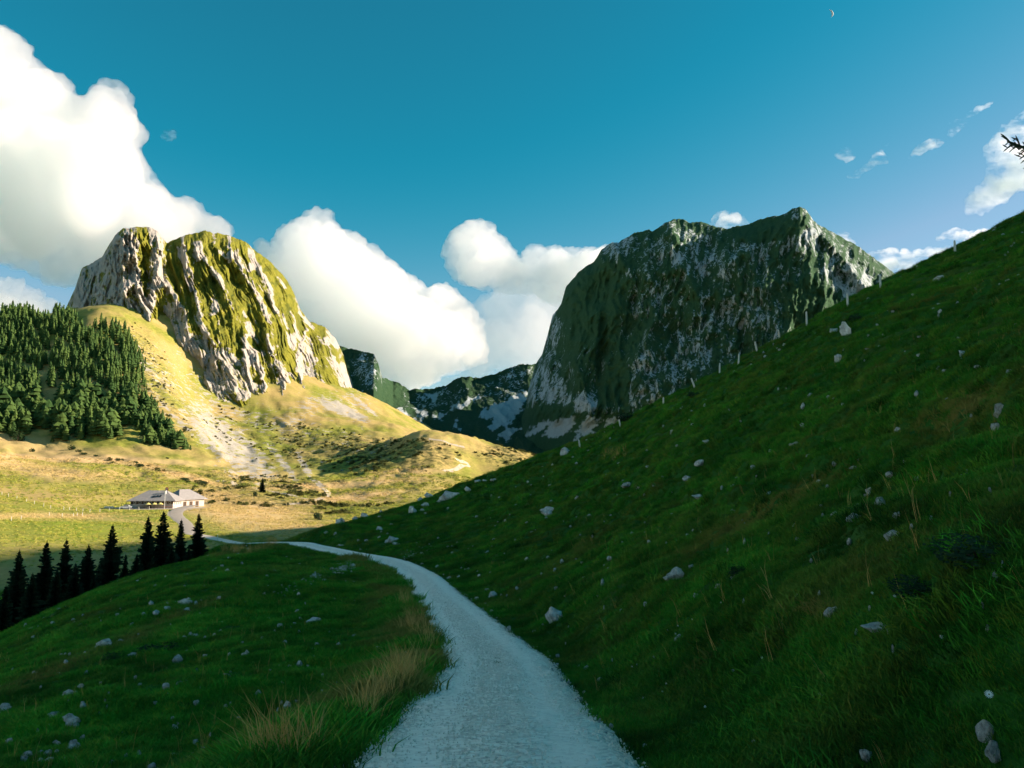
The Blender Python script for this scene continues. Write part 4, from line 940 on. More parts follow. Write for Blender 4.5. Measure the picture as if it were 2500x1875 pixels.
# rough tussocks along the cattle terraces
TUSS = [tuft_mesh(120 + s, 52, .2, .04, .16, .006, 1.1, M['grass']) for s in range(4)]
ux, uy, _ = wedge(70000, 14, 4, 125, 14, 1.25, -.2, .9); uz = gz(ux, uy); ph = np.sin((base_z(ux, uy) + .8 * fbm(ux * .12, uy * .12, 9.1, 3)) * 5.2 + 1.1)
dd_, _, hh_ = road_near(ux, uy); k = (dd_ - hh_ > .7) & (ph > rg.uniform(-.2, 1.1, len(ux))) & (ux > np.interp(uy, ROAD[:260, 1], ROAD[:260, 0])); ux, uy, uz = ux[k], uy[k], uz[k]
tt_ = np.clip(.32 + .5 * fbm(ux * .2, uy * .2, 7.0, 2) + .15 * rg.normal(size=len(ux)), 0, 1)
scatter('terrace_tussocks', TUSS, np.stack([ux, uy, uz], -1), tilt_rot(gnormal(ux, uy), rg.uniform(0, 6.28, len(ux)), 1.1), (.8 + .6 * rg.random(len(ux))) * (1 + uy / 70), {'dry': np.clip(.5 * sstep(.3, .9, fbm(ux * .13, uy * .13, 8.0, 3) + .2 * rg.normal(size=len(ux))), 0, 1), 'tone': tt_}, 'rough grass tussocks along the terraces of the right hillside', 'grass')
# coarse sunny meadow tussocks
MEAD = [tuft_mesh(80 + s, 30, .2, .05, .16, .012, .8, M['meadow']) for s in range(4)]
my = rg.uniform(150, 520, 52000); mx = rg.uniform(-.72, .12, 52000) * my; mz = gz(mx, my); qa, qb = proj(mx, my, mz)
dd_, _, hh_ = road_near(mx, my); k = (qa > -30) & (qa < 1350) & (dd_ - hh_ > .8) & (np.hypot(mx - PADS[0][0][0], my - PADS[0][0][1]) > 21) & (rg.random(52000) < .25 + .75 * sstep(-.3, .5, fbm(mx * .05, my * .05, 3.0, 3)))
mx, my, mz = mx[k], my[k], mz[k]; am = masks(qa[k], qb[k], mx, my, mz)
scatter('meadow_tussocks', MEAD, np.stack([mx, my, mz], -1), np.stack([0 * mx, 0 * mx, rg.uniform(0, 6.28, len(mx))], -1), (2.0 + 2.6 * rg.random(len(mx))) * (my / 330), {'dry': np.clip(am['dry'] * .9 + .25 * rg.random(len(mx)), 0, 1), 'tone': .45 + .3 * rg.random(len(mx))}, 'sunny grass tussocks of the valley meadow around the farm', 'grass')
# a few tufts on the crown of the road
kk = np.sort(rg.choice(np.arange(14, 150), 46)); kk = kk[(fbm(kk * .13, 0, 4.0, 2) > -.15)]
tx_ = ROAD[kk, 0] + rg.normal(0, .16, len(kk)); ty_ = ROAD[kk, 1] + rg.normal(0, .3, len(kk))
scatter('crown_grass', TUFT, np.stack([tx_, ty_, ROAD[kk, 2] + .05], -1), tilt_rot(np.tile([[0, 0, 1.]], (len(kk), 1)), rg.uniform(0, 6.28, len(kk))), .25 + .35 * rg.random(len(kk)), {'dry': .2 * rg.random(len(kk)), 'tone': .3 * rg.random(len(kk))}, 'small dark tufts growing along the crown of the gravel road', 'grass')
# tall dry grass beside the road
STRAW = [tuft_mesh(40 + s, 22, .15, .25, .85, .0050, .75, M['straw']) for s in range(4)]
sp = []
for (cx, cy, rx, ry, n) in ((990, 1668, 34, 40, 44), (940, 1720, 26, 18, 8), (890, 1775, 20, 16, 5), (660, 1868, 40, 16, 9), (760, 1868, 30, 14, 4), (1005, 1525, 30, 30, 16), (985, 1480, 26, 22, 10), (660, 1328, 22, 8, 26), (590, 1348, 70, 8, 30), (1040, 1560, 16, 30, 8), (1500, 1110, 60, 14, 10)):
    for _ in range(n): sp.append(hit(rg.normal(cx, rx * .5), rg.normal(cy, ry * .5), 4, 140))
sp = np.array(sp); dd_, _, hh_ = road_near(sp[:, 0], sp[:, 1]); sp = sp[dd_ - hh_ > .12]
scatter('tall_dry_grass', STRAW, sp, tilt_rot(gnormal(sp[:, 0], sp[:, 1]), rg.uniform(0, 6.28, len(sp)), .3), (.55 + .5 * rg.random(len(sp))) * (1 + sp[:, 1] / 160), {'dry': np.ones(len(sp))}, 'tall straw-coloured grass along the left road edge', 'grass')
STEM = [tuft_mesh(60 + s, 3, .05, .25, .55, .003, .55, M['straw']) for s in range(4)]
xs, ys, _ = wedge(30000, 1.1, 4, 60, 12, 1.2); dd_, _, hh_ = road_near(xs, ys); k = dd_ - hh_ > .3; xs, ys = xs[k], ys[k]
scatter('loose_grass_stems', STEM, np.stack([xs, ys, gz(xs, ys)], -1), tilt_rot(gnormal(xs, ys), rg.uniform(0, 6.28, len(xs)), .5), .6 + .6 * rg.random(len(xs)), {'dry': np.ones(len(xs))}, 'scattered thin pale grass stems in the near turf', 'grass')

# ------------------------------------------------------------------ limestone rocks on the slopes
def rock_mesh(seed, sub=3):
    V, Fc = ico(sub); rg = np.random.default_rng(seed); V = V.copy(); o = rg.uniform(0, 50, 3)
    for _ in range(9):                                # planar breaks
        n = rg.normal(size=3); n /= np.linalg.norm(n); d = rg.uniform(.45, .85); s = V @ n; V -= np.outer(np.maximum(s - d, 0) * .9, n)
    V *= (1 + .30 * fbm(V[:, 0] * 1.6 + o[0], V[:, 1] * 1.6 + o[1], V[:, 2] * 1.6 + o[2], 4))[:, None]
    V[:, 2] *= .8
    me = bpy.data.meshes.new('rock'); me.from_pydata([tuple(v) for v in V], [], [tuple(f) for f in Fc]); me.materials.append(M['rock'])
    me.update(); return me
ROCKM = [rock_mesh(s) for s in range(9)]; ROCKS = [rock_mesh(s + 30, 2) for s in range(5)]
rr = random.Random(3)
def rock(px, py, w, h, label, group=None, dmax=150, tilt=0.0, name='boulder'):
    p = hit(px, py + h * .5, 4, dmax); s = p[1] / F
    o = link(name, (ROCKM if w > 13 else ROCKS)[rr.randrange(9 if w > 13 else 5)])
    a, b = w * .5 * s * 1.05, h * .66 * s + .03
    o.scale = (a, max(a, b) * rr.uniform(.7, .9), b * 1.25); o.location = (p[0], p[1], p[2] + b * .12 + .05)
    o.rotation_euler = (rr.uniform(-.15, .15), tilt, rr.uniform(-.4, .4) + (math.pi if rr.random() < .5 else 0))
    return tag(o, label, 'rock', group)
BIG = [(1092, 1203, 58, 28, 'largest pale boulder on the skyline where the right hillside dips'), (1049, 1192, 28, 15, 'dark boulder just left of the largest skyline boulder'), (1143, 1192, 18, 14, 'small boulder just right of the largest skyline boulder'),
 (1007, 1242, 30, 20, 'pointed white rock below the largest skyline boulder'), (1040, 1232, 20, 10, 'flat rock beside the pointed white rock'), (892, 1233, 30, 14, 'long pale rock on the lower skyline left of the boulders'), (830, 1259, 22, 18, 'upright pale rock lowest on the right skyline, above the road bend'),
 (928, 1290, 24, 13, 'pale rock a little above the boulder by the road bend'), (953, 1313, 34, 20, 'round pale boulder just above the far road bend'), (1342, 1246, 40, 18, 'humped white boulder in mid hillside right of the road bend'), (1531, 1183, 38, 11, 'long flat white rock high in the middle of the right hillside'),
 (2066, 798, 25, 46, 'tall upright rock slab below the skyline fence'), (2038, 806, 26, 13, 'pale rock touching the left foot of the tall slab'), (2048, 870, 18, 20, 'dark-stained rock straight below the tall slab'), (2291, 676, 24, 13, 'pale rock near the skyline in the upper right'),
 (1707, 1126, 24, 15, 'pale rock in mid hillside above two flat rocks'), (1680, 1166, 28, 11, 'flat pale rock between two others in mid hillside'), (1707, 1211, 32, 10, 'flat white rock lowest of the mid hillside three'), (2083, 1265, 36, 14, 'smooth white rock right of centre on the near hillside'), (2147, 1231, 26, 17, 'round grey rock above the smooth white rock'), (2183, 1312, 38, 17, 'slanting grey rock right of the smooth white rock'),
 (1646, 1399, 46, 32, 'grey boulder with a dark hollow on the near right hillside'), (1355, 1495, 36, 44, 'tilted dark-streaked boulder just right of the road'), (1202, 1452, 26, 20, 'slanting pale rock at the right edge of the road'), (2440, 999, 30, 24, 'pale rock near the right edge below straw grass'), (2354, 862, 26, 17, 'slanting pale rock high at the right'),
 (256, 1572, 42, 22, 'largest rounded white boulder on the left slope'), (296, 1567, 18, 10, 'small rock right of the rounded white boulder'), (435, 1610, 28, 17, 'slanting white rock in the middle of the left slope'), (325, 1602, 24, 8, 'low flat rock below the rounded white boulder'), (765, 1515, 56, 12, 'long low rock ledge in the bank left of the road'),
 (700, 1725, 26, 13, 'white rock low in the bank left of the near road'), (2146, 1540, 80, 13, 'broken flat rock shelf half grown over, low on the right hillside'), (2405, 1790, 30, 28, 'jagged pale rock at the bottom right corner'), (2428, 1850, 32, 22, 'lower jagged rock at the bottom right corner'), (2116, 1854, 26, 14, 'pale rock at the bottom edge right of the road'),
 (174, 1759, 44, 20, 'broad grey rock in the lower left cluster'), (133, 1752, 40, 14, 'flat white rock left of the broad grey rock'), (170, 1695, 32, 13, 'craggy pale rock above the lower left cluster'), (175, 1827, 26, 24, 'upright pale rock in the lower left corner'), (203, 1725, 26, 13, 'split white rock between the craggy rock and the broad grey rock'), (2029, 1503, 32, 18, 'brownish rock under dry stems on the right hillside'), (452, 1468, 30, 15, 'biggest white rock of the row on the left slope'), (1382, 1098, 28, 22, 'pale rock on the skyline between two fence posts'), (11, 1730, 34, 13, 'bluish rock cut by the left edge of the picture'), (95, 1868, 34, 14, 'flat white rock at the bottom edge on the left')]
for i, (px, py, w, h, lab) in enumerate(BIG):
    rock(px, py, w, h, lab, tilt={1355: -.5, 1202: -.5, 2354: -.5, 435: -.35, 2183: -.3, 2066: .12}.get(px, rr.uniform(-.15, .15)))
GRR, GRL = 'small rocks on the right hillside', 'small rocks on the left slope'
LRR, LRL = 'small pale limestone rock half sunk in the turf of the right hillside', 'small pale limestone rock half sunk in the turf of the left slope'
SM = [(1727,1077,22,8),(1941,1084,22,8),(1889,1101,28,6),(1961,1037,18,8),(1762,1193,9,8),(2190,1265,16,9),(1409,1213,14,7),(1342,1183,10,7),(1439,1258,10,6),(1961,990,12,12),(1978,965,16,9),(2117,853,12,5),(2244,823,10,4),(1889,840,8,5),(1834,890,6,5),(1722,987,10,8),(2431,1042,16,15),(2338,825,14,8),(2291,771,8,6),
 (1031,1244,12,7),(930,1239,12,8),(868,1255,14,8),(1027,1219,14,10),(1094,1241,10,5),(1167,1174,18,8),(1181,1172,16,8),(1206,1170,18,7),(955,1279,10,6),(1163,1261,10,6),(926,1261,10,6),(965,1327,16,6),(796,1299,12,7),(1372,1370,10,12),(1286,1364,10,8),(1353,1380,8,6),(1362,1605,12,6),(1243,1535,12,10),(829,1331,20,4),(1688,1387,14,8),(2074,1327,12,10),(1818,1324,8,12),(1471,1424,12,15),(1577,1479,14,8),
 (1560,1190,9,5),(1480,1160,8,4),(2020,1190,9,5),(2210,1130,10,6),(1620,1040,9,5),(1780,1000,8,5),(1900,950,8,4),(2180,760,9,5),(2230,720,12,6),(2120,820,8,4)]
SL = [(210,1596,14,7),(465,1549,10,9),(370,1473,14,11),(382,1496,20,9),(410,1484,20,10),(456,1488,16,8),(477,1473,10,8),(186,1775,12,8),(199,1807,14,9),(138,1820,20,8),(114,1843,20,10),(137,1843,10,12),(119,1862,24,9),(64,1847,22,9),(58,1858,16,8),(161,1861,16,9),(260,1832,10,8),(338,1847,10,7),(407,1676,20,13),(22,1816,18,10),(198,1679,14,6),(211,1644,9,7),(550,1729,10,7),(331,1657,10,5),(340,1675,10,4),(729,1544,8,7),(823,1672,8,5),(542,1382,10,6),(520,1395,9,6),(555,1392,12,7),(570,1388,10,6),(590,1375,8,5),(500,1432,8,5),(600,1470,8,5),(380,1720,10,5),(420,1760,9,5),(300,1795,9,5),(480,1640,8,5),(560,1600,8,5),(250,1690,8,4),(640,1560,8,4),(660,1640,7,4),(500,1560,7,4),(90,1790,9,5),(380,1430,9,5)]
def rzone(px, py):
    if px < 1050 and py > 1380: 
        return ('small pale rock in the lower left part of the left slope', 'small rocks low on the left slope') if py > 1640 else ('small pale rock in the upper part of the left slope above the shrubs', 'small rocks high on the left slope')
    if py < 930: return 'small pale rock high on the right hillside near the fence', 'small rocks below the skyline fence'
    if px < 1250: return 'small pale rock near the boulders above the road bend', 'small rocks above the road bend'
    return ('small pale rock in the middle of the right hillside', 'small rocks in mid hillside') if py < 1290 else ('small pale rock low on the near right bank', 'small rocks on the near right bank')
for t_ in SM + SL: rock(*t_, *rzone(t_[0], t_[1]), name='rock')
r3 = np.random.default_rng(8)
for k in range(110):
    if k % 2: px, py = r3.uniform(1250, 2480), r3.uniform(900, 1700); lab, g = rzone(px, py)
    else: px, py = r3.uniform(20, 900), r3.uniform(1400, 1860); lab, g = rzone(px, py)
    p = hit(px, py, 4, 130); d0, _, h0 = road_near(p[:1], p[1:2])
    if d0[0] - h0[0] < .5 or p[1] > 125: continue
    rock(px, py, r3.uniform(4, 8), r3.uniform(3, 5.5), lab, g, name='rock')
# rubble below the road and in the cut bank
def rubble(name, spots, label):
    P, S = [], []
    for (cx, cy, rx, ry, an, n, s0) in spots:
        c, s = math.cos(math.radians(an)), math.sin(math.radians(an))
        for _ in range(n):
            a, b = r3.normal(0, rx * .5), r3.normal(0, ry * .5); p = hit(cx + a * c - b * s, cy + a * s + b * c, 30, 110)
            d0, _, h0 = road_near(p[:1], p[1:2])
            if d0[0] - h0[0] < .15: continue
            P.append(p); S.append(r3.uniform(.4, 1.2) * s0)
    return scatter(name, ROCKS, np.array(P), r3.uniform(0, 6, (len(P), 3)), S, {'dry': np.zeros(len(P))}, label, 'rubble')
rubble('rubble_stone', [(850, 1378, 42, 16, -28, 170, .22), (775, 1407, 26, 14, -35, 70, .18), (720, 1430, 60, 12, -25, 26, .14)], 'pale broken stone spilling down the bank below the road')
rubble('bank_stone', [(1010, 1352, 38, 9, -22, 80, .13)], 'small stones in the brown cut bank above the road')

# ------------------------------------------------------------------ fence on the right skyline
pm = MB(); pm.tube([(0, 0, -.35), (.004, .003, .5), (0, 0, 1.0)], [.055, .052, .045], 7); pm.add([(.03, .03, 1.0), (-.03, .03, 1.0), (-.03, -.03, 1.0), (.03, -.03, 1.0), (0, 0, 1.05)], [(0, 1, 4), (1, 2, 4), (2, 3, 4), (3, 0, 4)])
POST = pm.mesh('fence_post', M['post'])
GP = 'wooden posts of the skyline fence'
posts = [(2332, 591, 614, 0, 'fence post standing alone against the sky at the upper right'), (2150, 676, 703, 0, 'fence post in front of the sunlit shoulder of the right peak'), (2070, 724, 748, 0, 'fence post just above the tall rock slab'), (1970, 766, 794, 0, 'brightest tall fence post left of the tall slab'), (1904, 809, 829, -.35, 'first left-leaning fence post below the brightest post'), (1849, 838, 860, -.25, 'second left-leaning fence post down the skyline'), (1803, 868, 890, .08, 'upright fence post below the two leaning ones'), (1757, 891, 911, .05, 'upright fence post in the middle of the skyline row'), (1696, 926, 945, -.35, 'left-leaning fence post in front of the cliff foot'), (1620, 973, 986, 0, 'faint short fence post below the leaning one'), (1515, 1027, 1042, -.2, 'leaning fence post beside the dark bush on the skyline'), (1416, 1077, 1093, -.15, 'thin fence post right of the pale skyline rock'), (1376, 1100, 1113, 0, 'lowest fence post of the skyline row')]
for (px, t, b, ln, lab) in posts:
    p = hit(px, b, 40, 160); h = (b - t) * p[1] / F
    o = link('fence_post', POST); o.location = (p[0], p[1], p[2] - .05); o.scale = (2.0 + .3 * rr.random(),) * 2 + (h * 1.25,); o.rotation_euler = (0, ln, rr.random()); tag(o, lab, 'fence post', GP)
# meadow fences by the farm
GM = 'pale posts of the meadow fences left of the farm'
ORD = 'first second third fourth fifth sixth seventh eighth ninth tenth eleventh twelfth thirteenth fourteenth fifteenth sixteenth seventeenth eighteenth'.split()
for kf, (a, b) in enumerate(((20,920),(90,940),(180,965),(283,1000),(370,1020),(470,1045),(547,1068),(687,1082),(748,1090),(825,1098),(895,1103),(970,1108),(1078,1105),(1178,1096),(1290,1090),(1398,1090),(1500,1085),(1610,1080),(122,1200),(226,1192),(530,1147),(670,1160),(790,1158),(833,1152),(888,1147))):
    p = hit(a * .226, 1000 + b * .226, 180, 420); o = link('meadow_post', POST); o.location = tuple(p); o.scale = (1.7, 1.7, 1.25); o.rotation_euler = (0, rr.uniform(-.08, .08), 0)
    tag(o, ORD[kf if kf < 18 else kf - 18] + ' pale post from the left in the ' + ('long upper' if kf < 18 else 'short lower') + ' meadow fence', 'fence post', GM)
p = hit(531, 1319, 150, 260); o = link('marker_post', POST); o.location = tuple(p); o.scale = (1.6, 1.6, 1.5); tag(o, 'single pale marker post beside the far road in the shade', 'post')

# ------------------------------------------------------------------ shrubs, bushes, flowers
def bush_mesh(seed, n=260, leaf=.14):
    rg = random.Random(seed); c = MB(); lob = [(rg.uniform(-.6, .6), rg.uniform(-.6, .6), rg.uniform(.2, .6), rg.uniform(.35, .6)) for _ in range(7)]
    for _ in range(n):
        x, y, z, r = lob[rg.randrange(7)]; v = Vector((rg.gauss(0, 1), rg.gauss(0, 1), rg.gauss(0, 1))).normalized() * r * rg.uniform(.6, 1.05)
        p = Vector((x, y, max(.02, z + v.z))) + Vector((v.x, v.y, 0)); a = Vector((rg.gauss(0, 1), rg.gauss(0, 1), rg.gauss(0, .7))).normalized() * leaf; b = a.orthogonal().normalized() * leaf * .55
        c.add([p - a, p + b, p + a, p - b], [(0, 1, 2, 3)])
    return c.mesh('foliage', M['shrub'])
def stem_mesh():
    c = MB()
    for k in range(5): a = k * 1.26; c.tube([(0, 0, -.15), (math.cos(a) * .2, math.sin(a) * .2, .3), (math.cos(a) * .45, math.sin(a) * .45, .6)], [.05, .035, .015], 5)
    return c.mesh('stem', M['bark'])
BUSH = [bush_mesh(1), bush_mesh(2), bush_mesh(3, 900, .07), bush_mesh(4, 900, .07)]; BST = stem_mesh()
def bush(px, py, w, h, var, label, dmin=4, dmax=900, group=None, name='bush'):
    p = hit(px, py + h * .5, dmin, dmax); s = p[1] / F; o = empty(name, (p[0], p[1], p[2] - .05)); o.scale = (w * .5 * s, w * .5 * s, h * s)
    link('foliage', BUSH[var], o); link('stem', BST, o); return tag(o, label, 'bush', group)
bush(779, 1260, 26, 18, 0, 'dark round bush on the sunny slope above the far road', 150)
bush(694, 1231, 9, 9, 1, 'left of two tiny bushes beside the footpath fork', 150); bush(704, 1231, 8, 9, 0, 'right of two tiny bushes beside the footpath fork', 150)
bush(625, 1206, 14, 12, 0, 'low bush at the foot of the solitary meadow spruce', 150)
bush(1530, 1018, 60, 22, 1, 'dark bush on the skyline beside a leaning fence post', 60, 170)
bush(1697, 962, 40, 14, 0, 'dark low bush below the leaning skyline post', 60, 150)
bush(2090, 775, 46, 24, 1, 'dark bush behind the tall rock slab', 50, 140)
# low heath scrub of the knolls and scattered small stones
M['heath'] = mat_leaf('heath_leaves', (.045, .058, .016), (.11, .11, .03))
HE = [bush_mesh(50 + s, 150, .2) for s in range(3)]
for me_ in HE: me_.materials.clear(); me_.materials.append(M['heath'])
hy = r3.uniform(330, 880, 40000); hx = r3.uniform(-.52, .12, 40000) * hy; hz_ = gz(hx, hy); ha, hb = proj(hx, hy, hz_); am = masks(ha, hb, hx, hy, hz_)
k = (am['scrub'] * sstep(-.1, .5, fbm(hx * .05, hy * .05, 2.0, 3)) > r3.uniform(0.12, 1.6, len(hx))); hx, hy, hz_ = hx[k][:2600], hy[k][:2600], hz_[k][:2600]
scatter('heath_scrub', HE, np.stack([hx, hy, hz_ - .1], -1), np.stack([0 * hx, 0 * hx, r3.uniform(0, 6, len(hx))], -1), r3.uniform(.5, 1.9, len(hx)), {'dry': 0 * hx}, 'low dark heath scrub mottling the sunny knolls', 'scrub'); print('heath', len(hx))
sx, sy, _ = wedge(9000, .9, 5, 110, 14, 1.1); d0, _, h0 = road_near(sx, sy); k = (d0 - h0 > .15) & (fbm(sx * .12, sy * .12, 3.3, 2) > -.1); sx, sy = sx[k], sy[k]
scatter('scattered_stones', ROCKS, np.stack([sx, sy, gz(sx, sy) + .03], -1), r3.uniform(0, 6, (len(sx), 3)), r3.uniform(.03, .10, len(sx)) * (1 + sy / 50), {'dry': 0 * sx}, 'countless small pale stones scattered in the shaded turf', 'stones'); print('stones', len(sx))
# loose gravel lying on the road
gm = simple('loose_limestone_gravel', (.97, .83, .71), .9, (.60, .50, .43), 60); GR = []
for s_ in range(5):
    me_ = rock_mesh(70 + s_, 1); me_.materials.clear(); me_.materials.append(gm); GR.append(me_)
gs = r3.uniform(0, 1, 30000) ** 1.8 * 56 + 3.5; ki = np.clip(np.searchsorted(ROAD[:200, 1], gs), 1, 199); tq = (gs - ROAD[ki - 1, 1]) / (ROAD[ki, 1] - ROAD[ki - 1, 1] + 1e-6)
cp = ROAD[ki - 1] * (1 - tq[:, None]) + ROAD[ki] * tq[:, None]; off = r3.uniform(-1.02, 1.02, len(gs)); kp = r3.random(len(gs)) < (.30 + .70 * np.abs(np.abs(off) - .5) * 2) * sstep(58, 16, gs)
cp, off, hwq = cp[kp], off[kp], RW[ki][kp]; gp = cp + np.stack([off * hwq, 0 * off, .036 + .05 * (1 - off ** 2) - .03 * np.exp(-((np.abs(off) - .5) / .16) ** 2)], -1)
gp[:, 2] = np.where(np.abs(off) > .93, np.maximum(gp[:, 2] - .05, gz(gp[:, 0], gp[:, 1])), gp[:, 2])
scatter('loose_gravel', GR, gp, r3.uniform(0, 6, (len(gp), 3)), r3.uniform(.006, .016, len(gp)) * (1 + gp[:, 1] / 34), {'dry': 0 * off}, 'loose pale gravel lying on the near road', 'gravel'); print('gravel', len(gp))
sx = []
for kq in range(0, 240, 1):
    for s_ in (-1, 1):
        if r3.random() < .8: sx.append(ROAD[kq] + np.array([s_ * (RW[kq] + r3.normal(0.0, .14)), r3.normal(0, .3), .03]))
sx = np.array(sx); sx[:, 2] = gz(sx[:, 0], sx[:, 1]) + .05
scatter('verge_stones', ROCKS, sx, r3.uniform(0, 6, (len(sx), 3)), r3.uniform(.02, .055, len(sx)), {'dry': 0 * sx[:, 0]}, 'loose pale stones along the edges of the gravel road', 'stones')
GB = 'small dark bushes on the meadow below the wood'
for kb, (a, b, w, h) in enumerate(sorted(((78, 1098, 12, 10), (175, 1092, 16, 12), (192, 1100, 14, 7), (207, 1107, 22, 6), (236, 1112, 14, 4), (290, 1122, 16, 7), (330, 1128, 14, 7), (346, 1136, 22, 9), (45, 1063, 24, 26), (455, 1170, 26, 8), (500, 1178, 24, 8), (300, 1122, 8, 6), (410, 1118, 10, 4)))):
    bush(a, b, w, h, rr.randrange(2), ORD[kb] + ' small dark bush from the left on the meadow below the wood', 300, 800, GB)
for (px, py, w, h, lab) in ((2400, 1330, 260, 70, 'big dark shrub on the near hillside at the right edge'), (2250, 1420, 170, 46, 'dark low shrub left of the big shrub at the right edge'), (1800, 1395, 60, 40, 'small dark juniper-like shrub on the near right hillside'), (300, 1598, 90, 14, 'dark low shrub patch on the left slope'), (390, 1580, 120, 22, 'dark heath shrub below the white boulders on the left slope')):
    bush(px, py, w, h, 2 + rr.randrange(2), lab, 4, 60, name='shrub')

M['petal'] = simple('white_petals', (.85, .85, .82), .6, (.75, .74, .70)); M['disk'] = simple('flower_disk', (.30, .22, .08), .9)
def flower_mesh(n, L):
    c = MB()
    for k in range(n):
        a = 6.283 * k / n; x, y = math.cos(a), math.sin(a); w = L * .075
        c.add([(x * L * .2 - y * w, y * L * .2 + x * w, .01), (x * L * .2 + y * w, y * L * .2 - x * w, .01), (x * L * .85 + y * w, y * L * .85 - x * w, L * .3), (x * L, y * L, L * .36), (x * L * .85 - y * w, y * L * .85 + x * w, L * .3)], [(0, 1, 2, 3, 4)])
    d = MB(); d.tube([(0, 0, 0), (0, 0, L * .14)], [L * .3, L * .22], 10)
    s = MB(); s.tube([(0, 0, -L * 5), (0, 0, 0)], [L * .07, L * .06], 5)
    return c.mesh('petals', M['petal']), d.mesh('flower_head', M['disk']), s.mesh('stem', M['shrub'])
FLB = flower_mesh(16, .036); FLS = flower_mesh(9, .02)
def flower(px, py, ms, label, group=None, up=.14, s=1.0):
    p = hit(px, py, 4, 30); o = empty('white_flower', (p[0], p[1], p[2] + up * s)); o.rotation_euler = (.9, rr.uniform(-.5, .5), 0); o.scale = (s, s, s)
    link('petals', ms[0], o); link('flower_head', ms[1], o); link('stem', ms[2], o); return tag(o, label, 'flower', group)
flower(2417, 1740, FLB, 'large white thistle flower near the right edge', s=.9); flower(2006, 1728, FLB, 'large white thistle flower left of the other, low on the right bank', s=.85)
for (px, py) in ((1570, 1720), (1618, 1705), (1627, 1685), (1690, 1525), (1655, 1540), (1650, 1560), (1543, 1640), (1555, 1635), (1495, 1620), (1630, 1550), (1840, 1835), (1790, 1655), (1722, 1745), (1760, 1485), (2130, 1470), (2185, 1480), (1860, 1625), (2300, 1585)):
    flower(px, py, FLS, 'tiny white flower in the dark turf of the right bank', 'tiny white flowers', .10)

# ------------------------------------------------------------------ the farm
M['shingle'] = simple('grey_roof_sheets', (.30, .275, .27), .7, (.23, .21, .21), 1.2); M['wall'] = simple('pale_farm_wall', (.55, .48, .42), .9, (.40, .34, .29), 1.5)
M['wood'] = simple('dark_farm_timber', (.10, .065, .045), .85, (.06, .04, .03), 3); M['glass'] = simple('dark_window_glass', (.03, .035, .04), .15, spec=.6); M['white'] = simple('white_paint', (.78, .76, .73), .6, (.7, .68, .65))
M['yellow'] = simple('yellow_parasol_cloth', (.80, .66, .22), .8, (.75, .6, .2)); M['red'] = simple('red_cloth', (.55, .06, .05), .8); M['carw'] = simple('pale_car_paint', (.55, .55, .58), .35, (.5, .5, .53), spec=.5); M['carb'] = simple('dark_car_paint', (.05, .06, .08), .3, spec=.5)
M['concrete'] = simple('yard_gravel', (.52, .45, .38), .95, (.42, .36, .30), .8)
def hip(mb, w, d, zb, zr, rl, over, t=.25):
    """closed hip roof: half sizes w, d at height zb, ridge half length rl at zr"""
    a = [(-w - over, -d - over, zb), (w + over, -d - over, zb), (w + over, d + over, zb), (-w - over, d + over, zb)]; b = [(x, y, z - t) for x, y, z in a]
    mb.add(a + [(-rl, 0, zr), (rl, 0, zr)] + b, [(0, 1, 5, 4), (1, 2, 5), (2, 3, 4, 5), (3, 0, 4), (9, 8, 7, 6), (0, 6, 7, 1), (1, 7, 8, 2), (2, 8, 9, 3), (3, 9, 6, 0)])
fc = pt(383, 1232, 322); zf = PADS[0][0][2]
farm = empty('farmhouse', (fc[0], fc[1], zf), math.radians(5))
W_, D_ = 8.2, 5.6
b = MB(); b.box(-W_, W_, -D_, D_, -.5, 3.1); b.build('wall', M['wall'], farm)
b = MB(); b.box(-W_ - .02, W_ + .02, -D_ - .03, -D_ + .2, 1.75, 3.12); b.build('timber_band', M['wood'], farm)
b = MB(); hip(b, W_, D_, 3.15, 7.1, 3.6, 1.3); roof = b.build('roof', M['shingle'], farm)
for k, x in enumerate((.2, 1.4, 2.6)):
    b = MB(); zc = 4.6 + .1 * k; yc = -D_ - 1.3 + (zc - 3.15) / (7.1 - 3.15) * (D_ + 1.3); R = Matrix.Translation((x, yc, zc + .12)) @ Matrix.Rotation(math.atan2(3.95, 6.9), 4, 'X')
    b.box(-.42, .42, -.75, .75, -.03, .09, R); b.build('skylight', M['glass'], roof)
b = MB(); b.box(3.6, 4.2, -2.6, -2.0, 4.5, 7.0); b.box(3.5, 4.3, -2.7, -1.9, 7.0, 7.15); b.build('chimney', M['white'], roof)
for x in (-6.6, -4.6, -2.6, -.6, 1.4, 3.4, 5.4, 7.0):
    b = MB(); b.box(x - .45, x + .45, -D_ - .09, -D_ - .03, 1.9, 2.8); w = b.build('window', M['white'], farm); b = MB(); b.box(x - .36, x + .36, -D_ - .11, -D_ - .085, 1.98, 2.72); b.build('pane', M['glass'], w)
for y in (-3.6, -1.2, 1.2, 3.6):
    b = MB(); b.box(W_ + .02, W_ + .08, y - .45, y + .45, 1.3, 2.5); w = b.build('window', M['white'], farm); b = MB(); b.box(W_ + .075, W_ + .1, y - .36, y + .36, 1.38, 2.42); b.build('pane', M['glass'], w)
b = MB(); b.box(-1.2, -.2, -D_ - .1, -D_ - .03, 0, 1.7); dr = b.build('door', M['wood'], farm); b = MB(); b.box(-.4, -.3, -D_ - .16, -D_ - .1, .8, .95); b.build('handle', M['white'], dr)
b = MB(); b.box(-4.8, 3.6, -D_ - 3.0, -D_ - .05, 1.45, 1.58, Matrix.Translation((0, 0, 0))); b.build('veranda_roof', M['shingle'], farm)
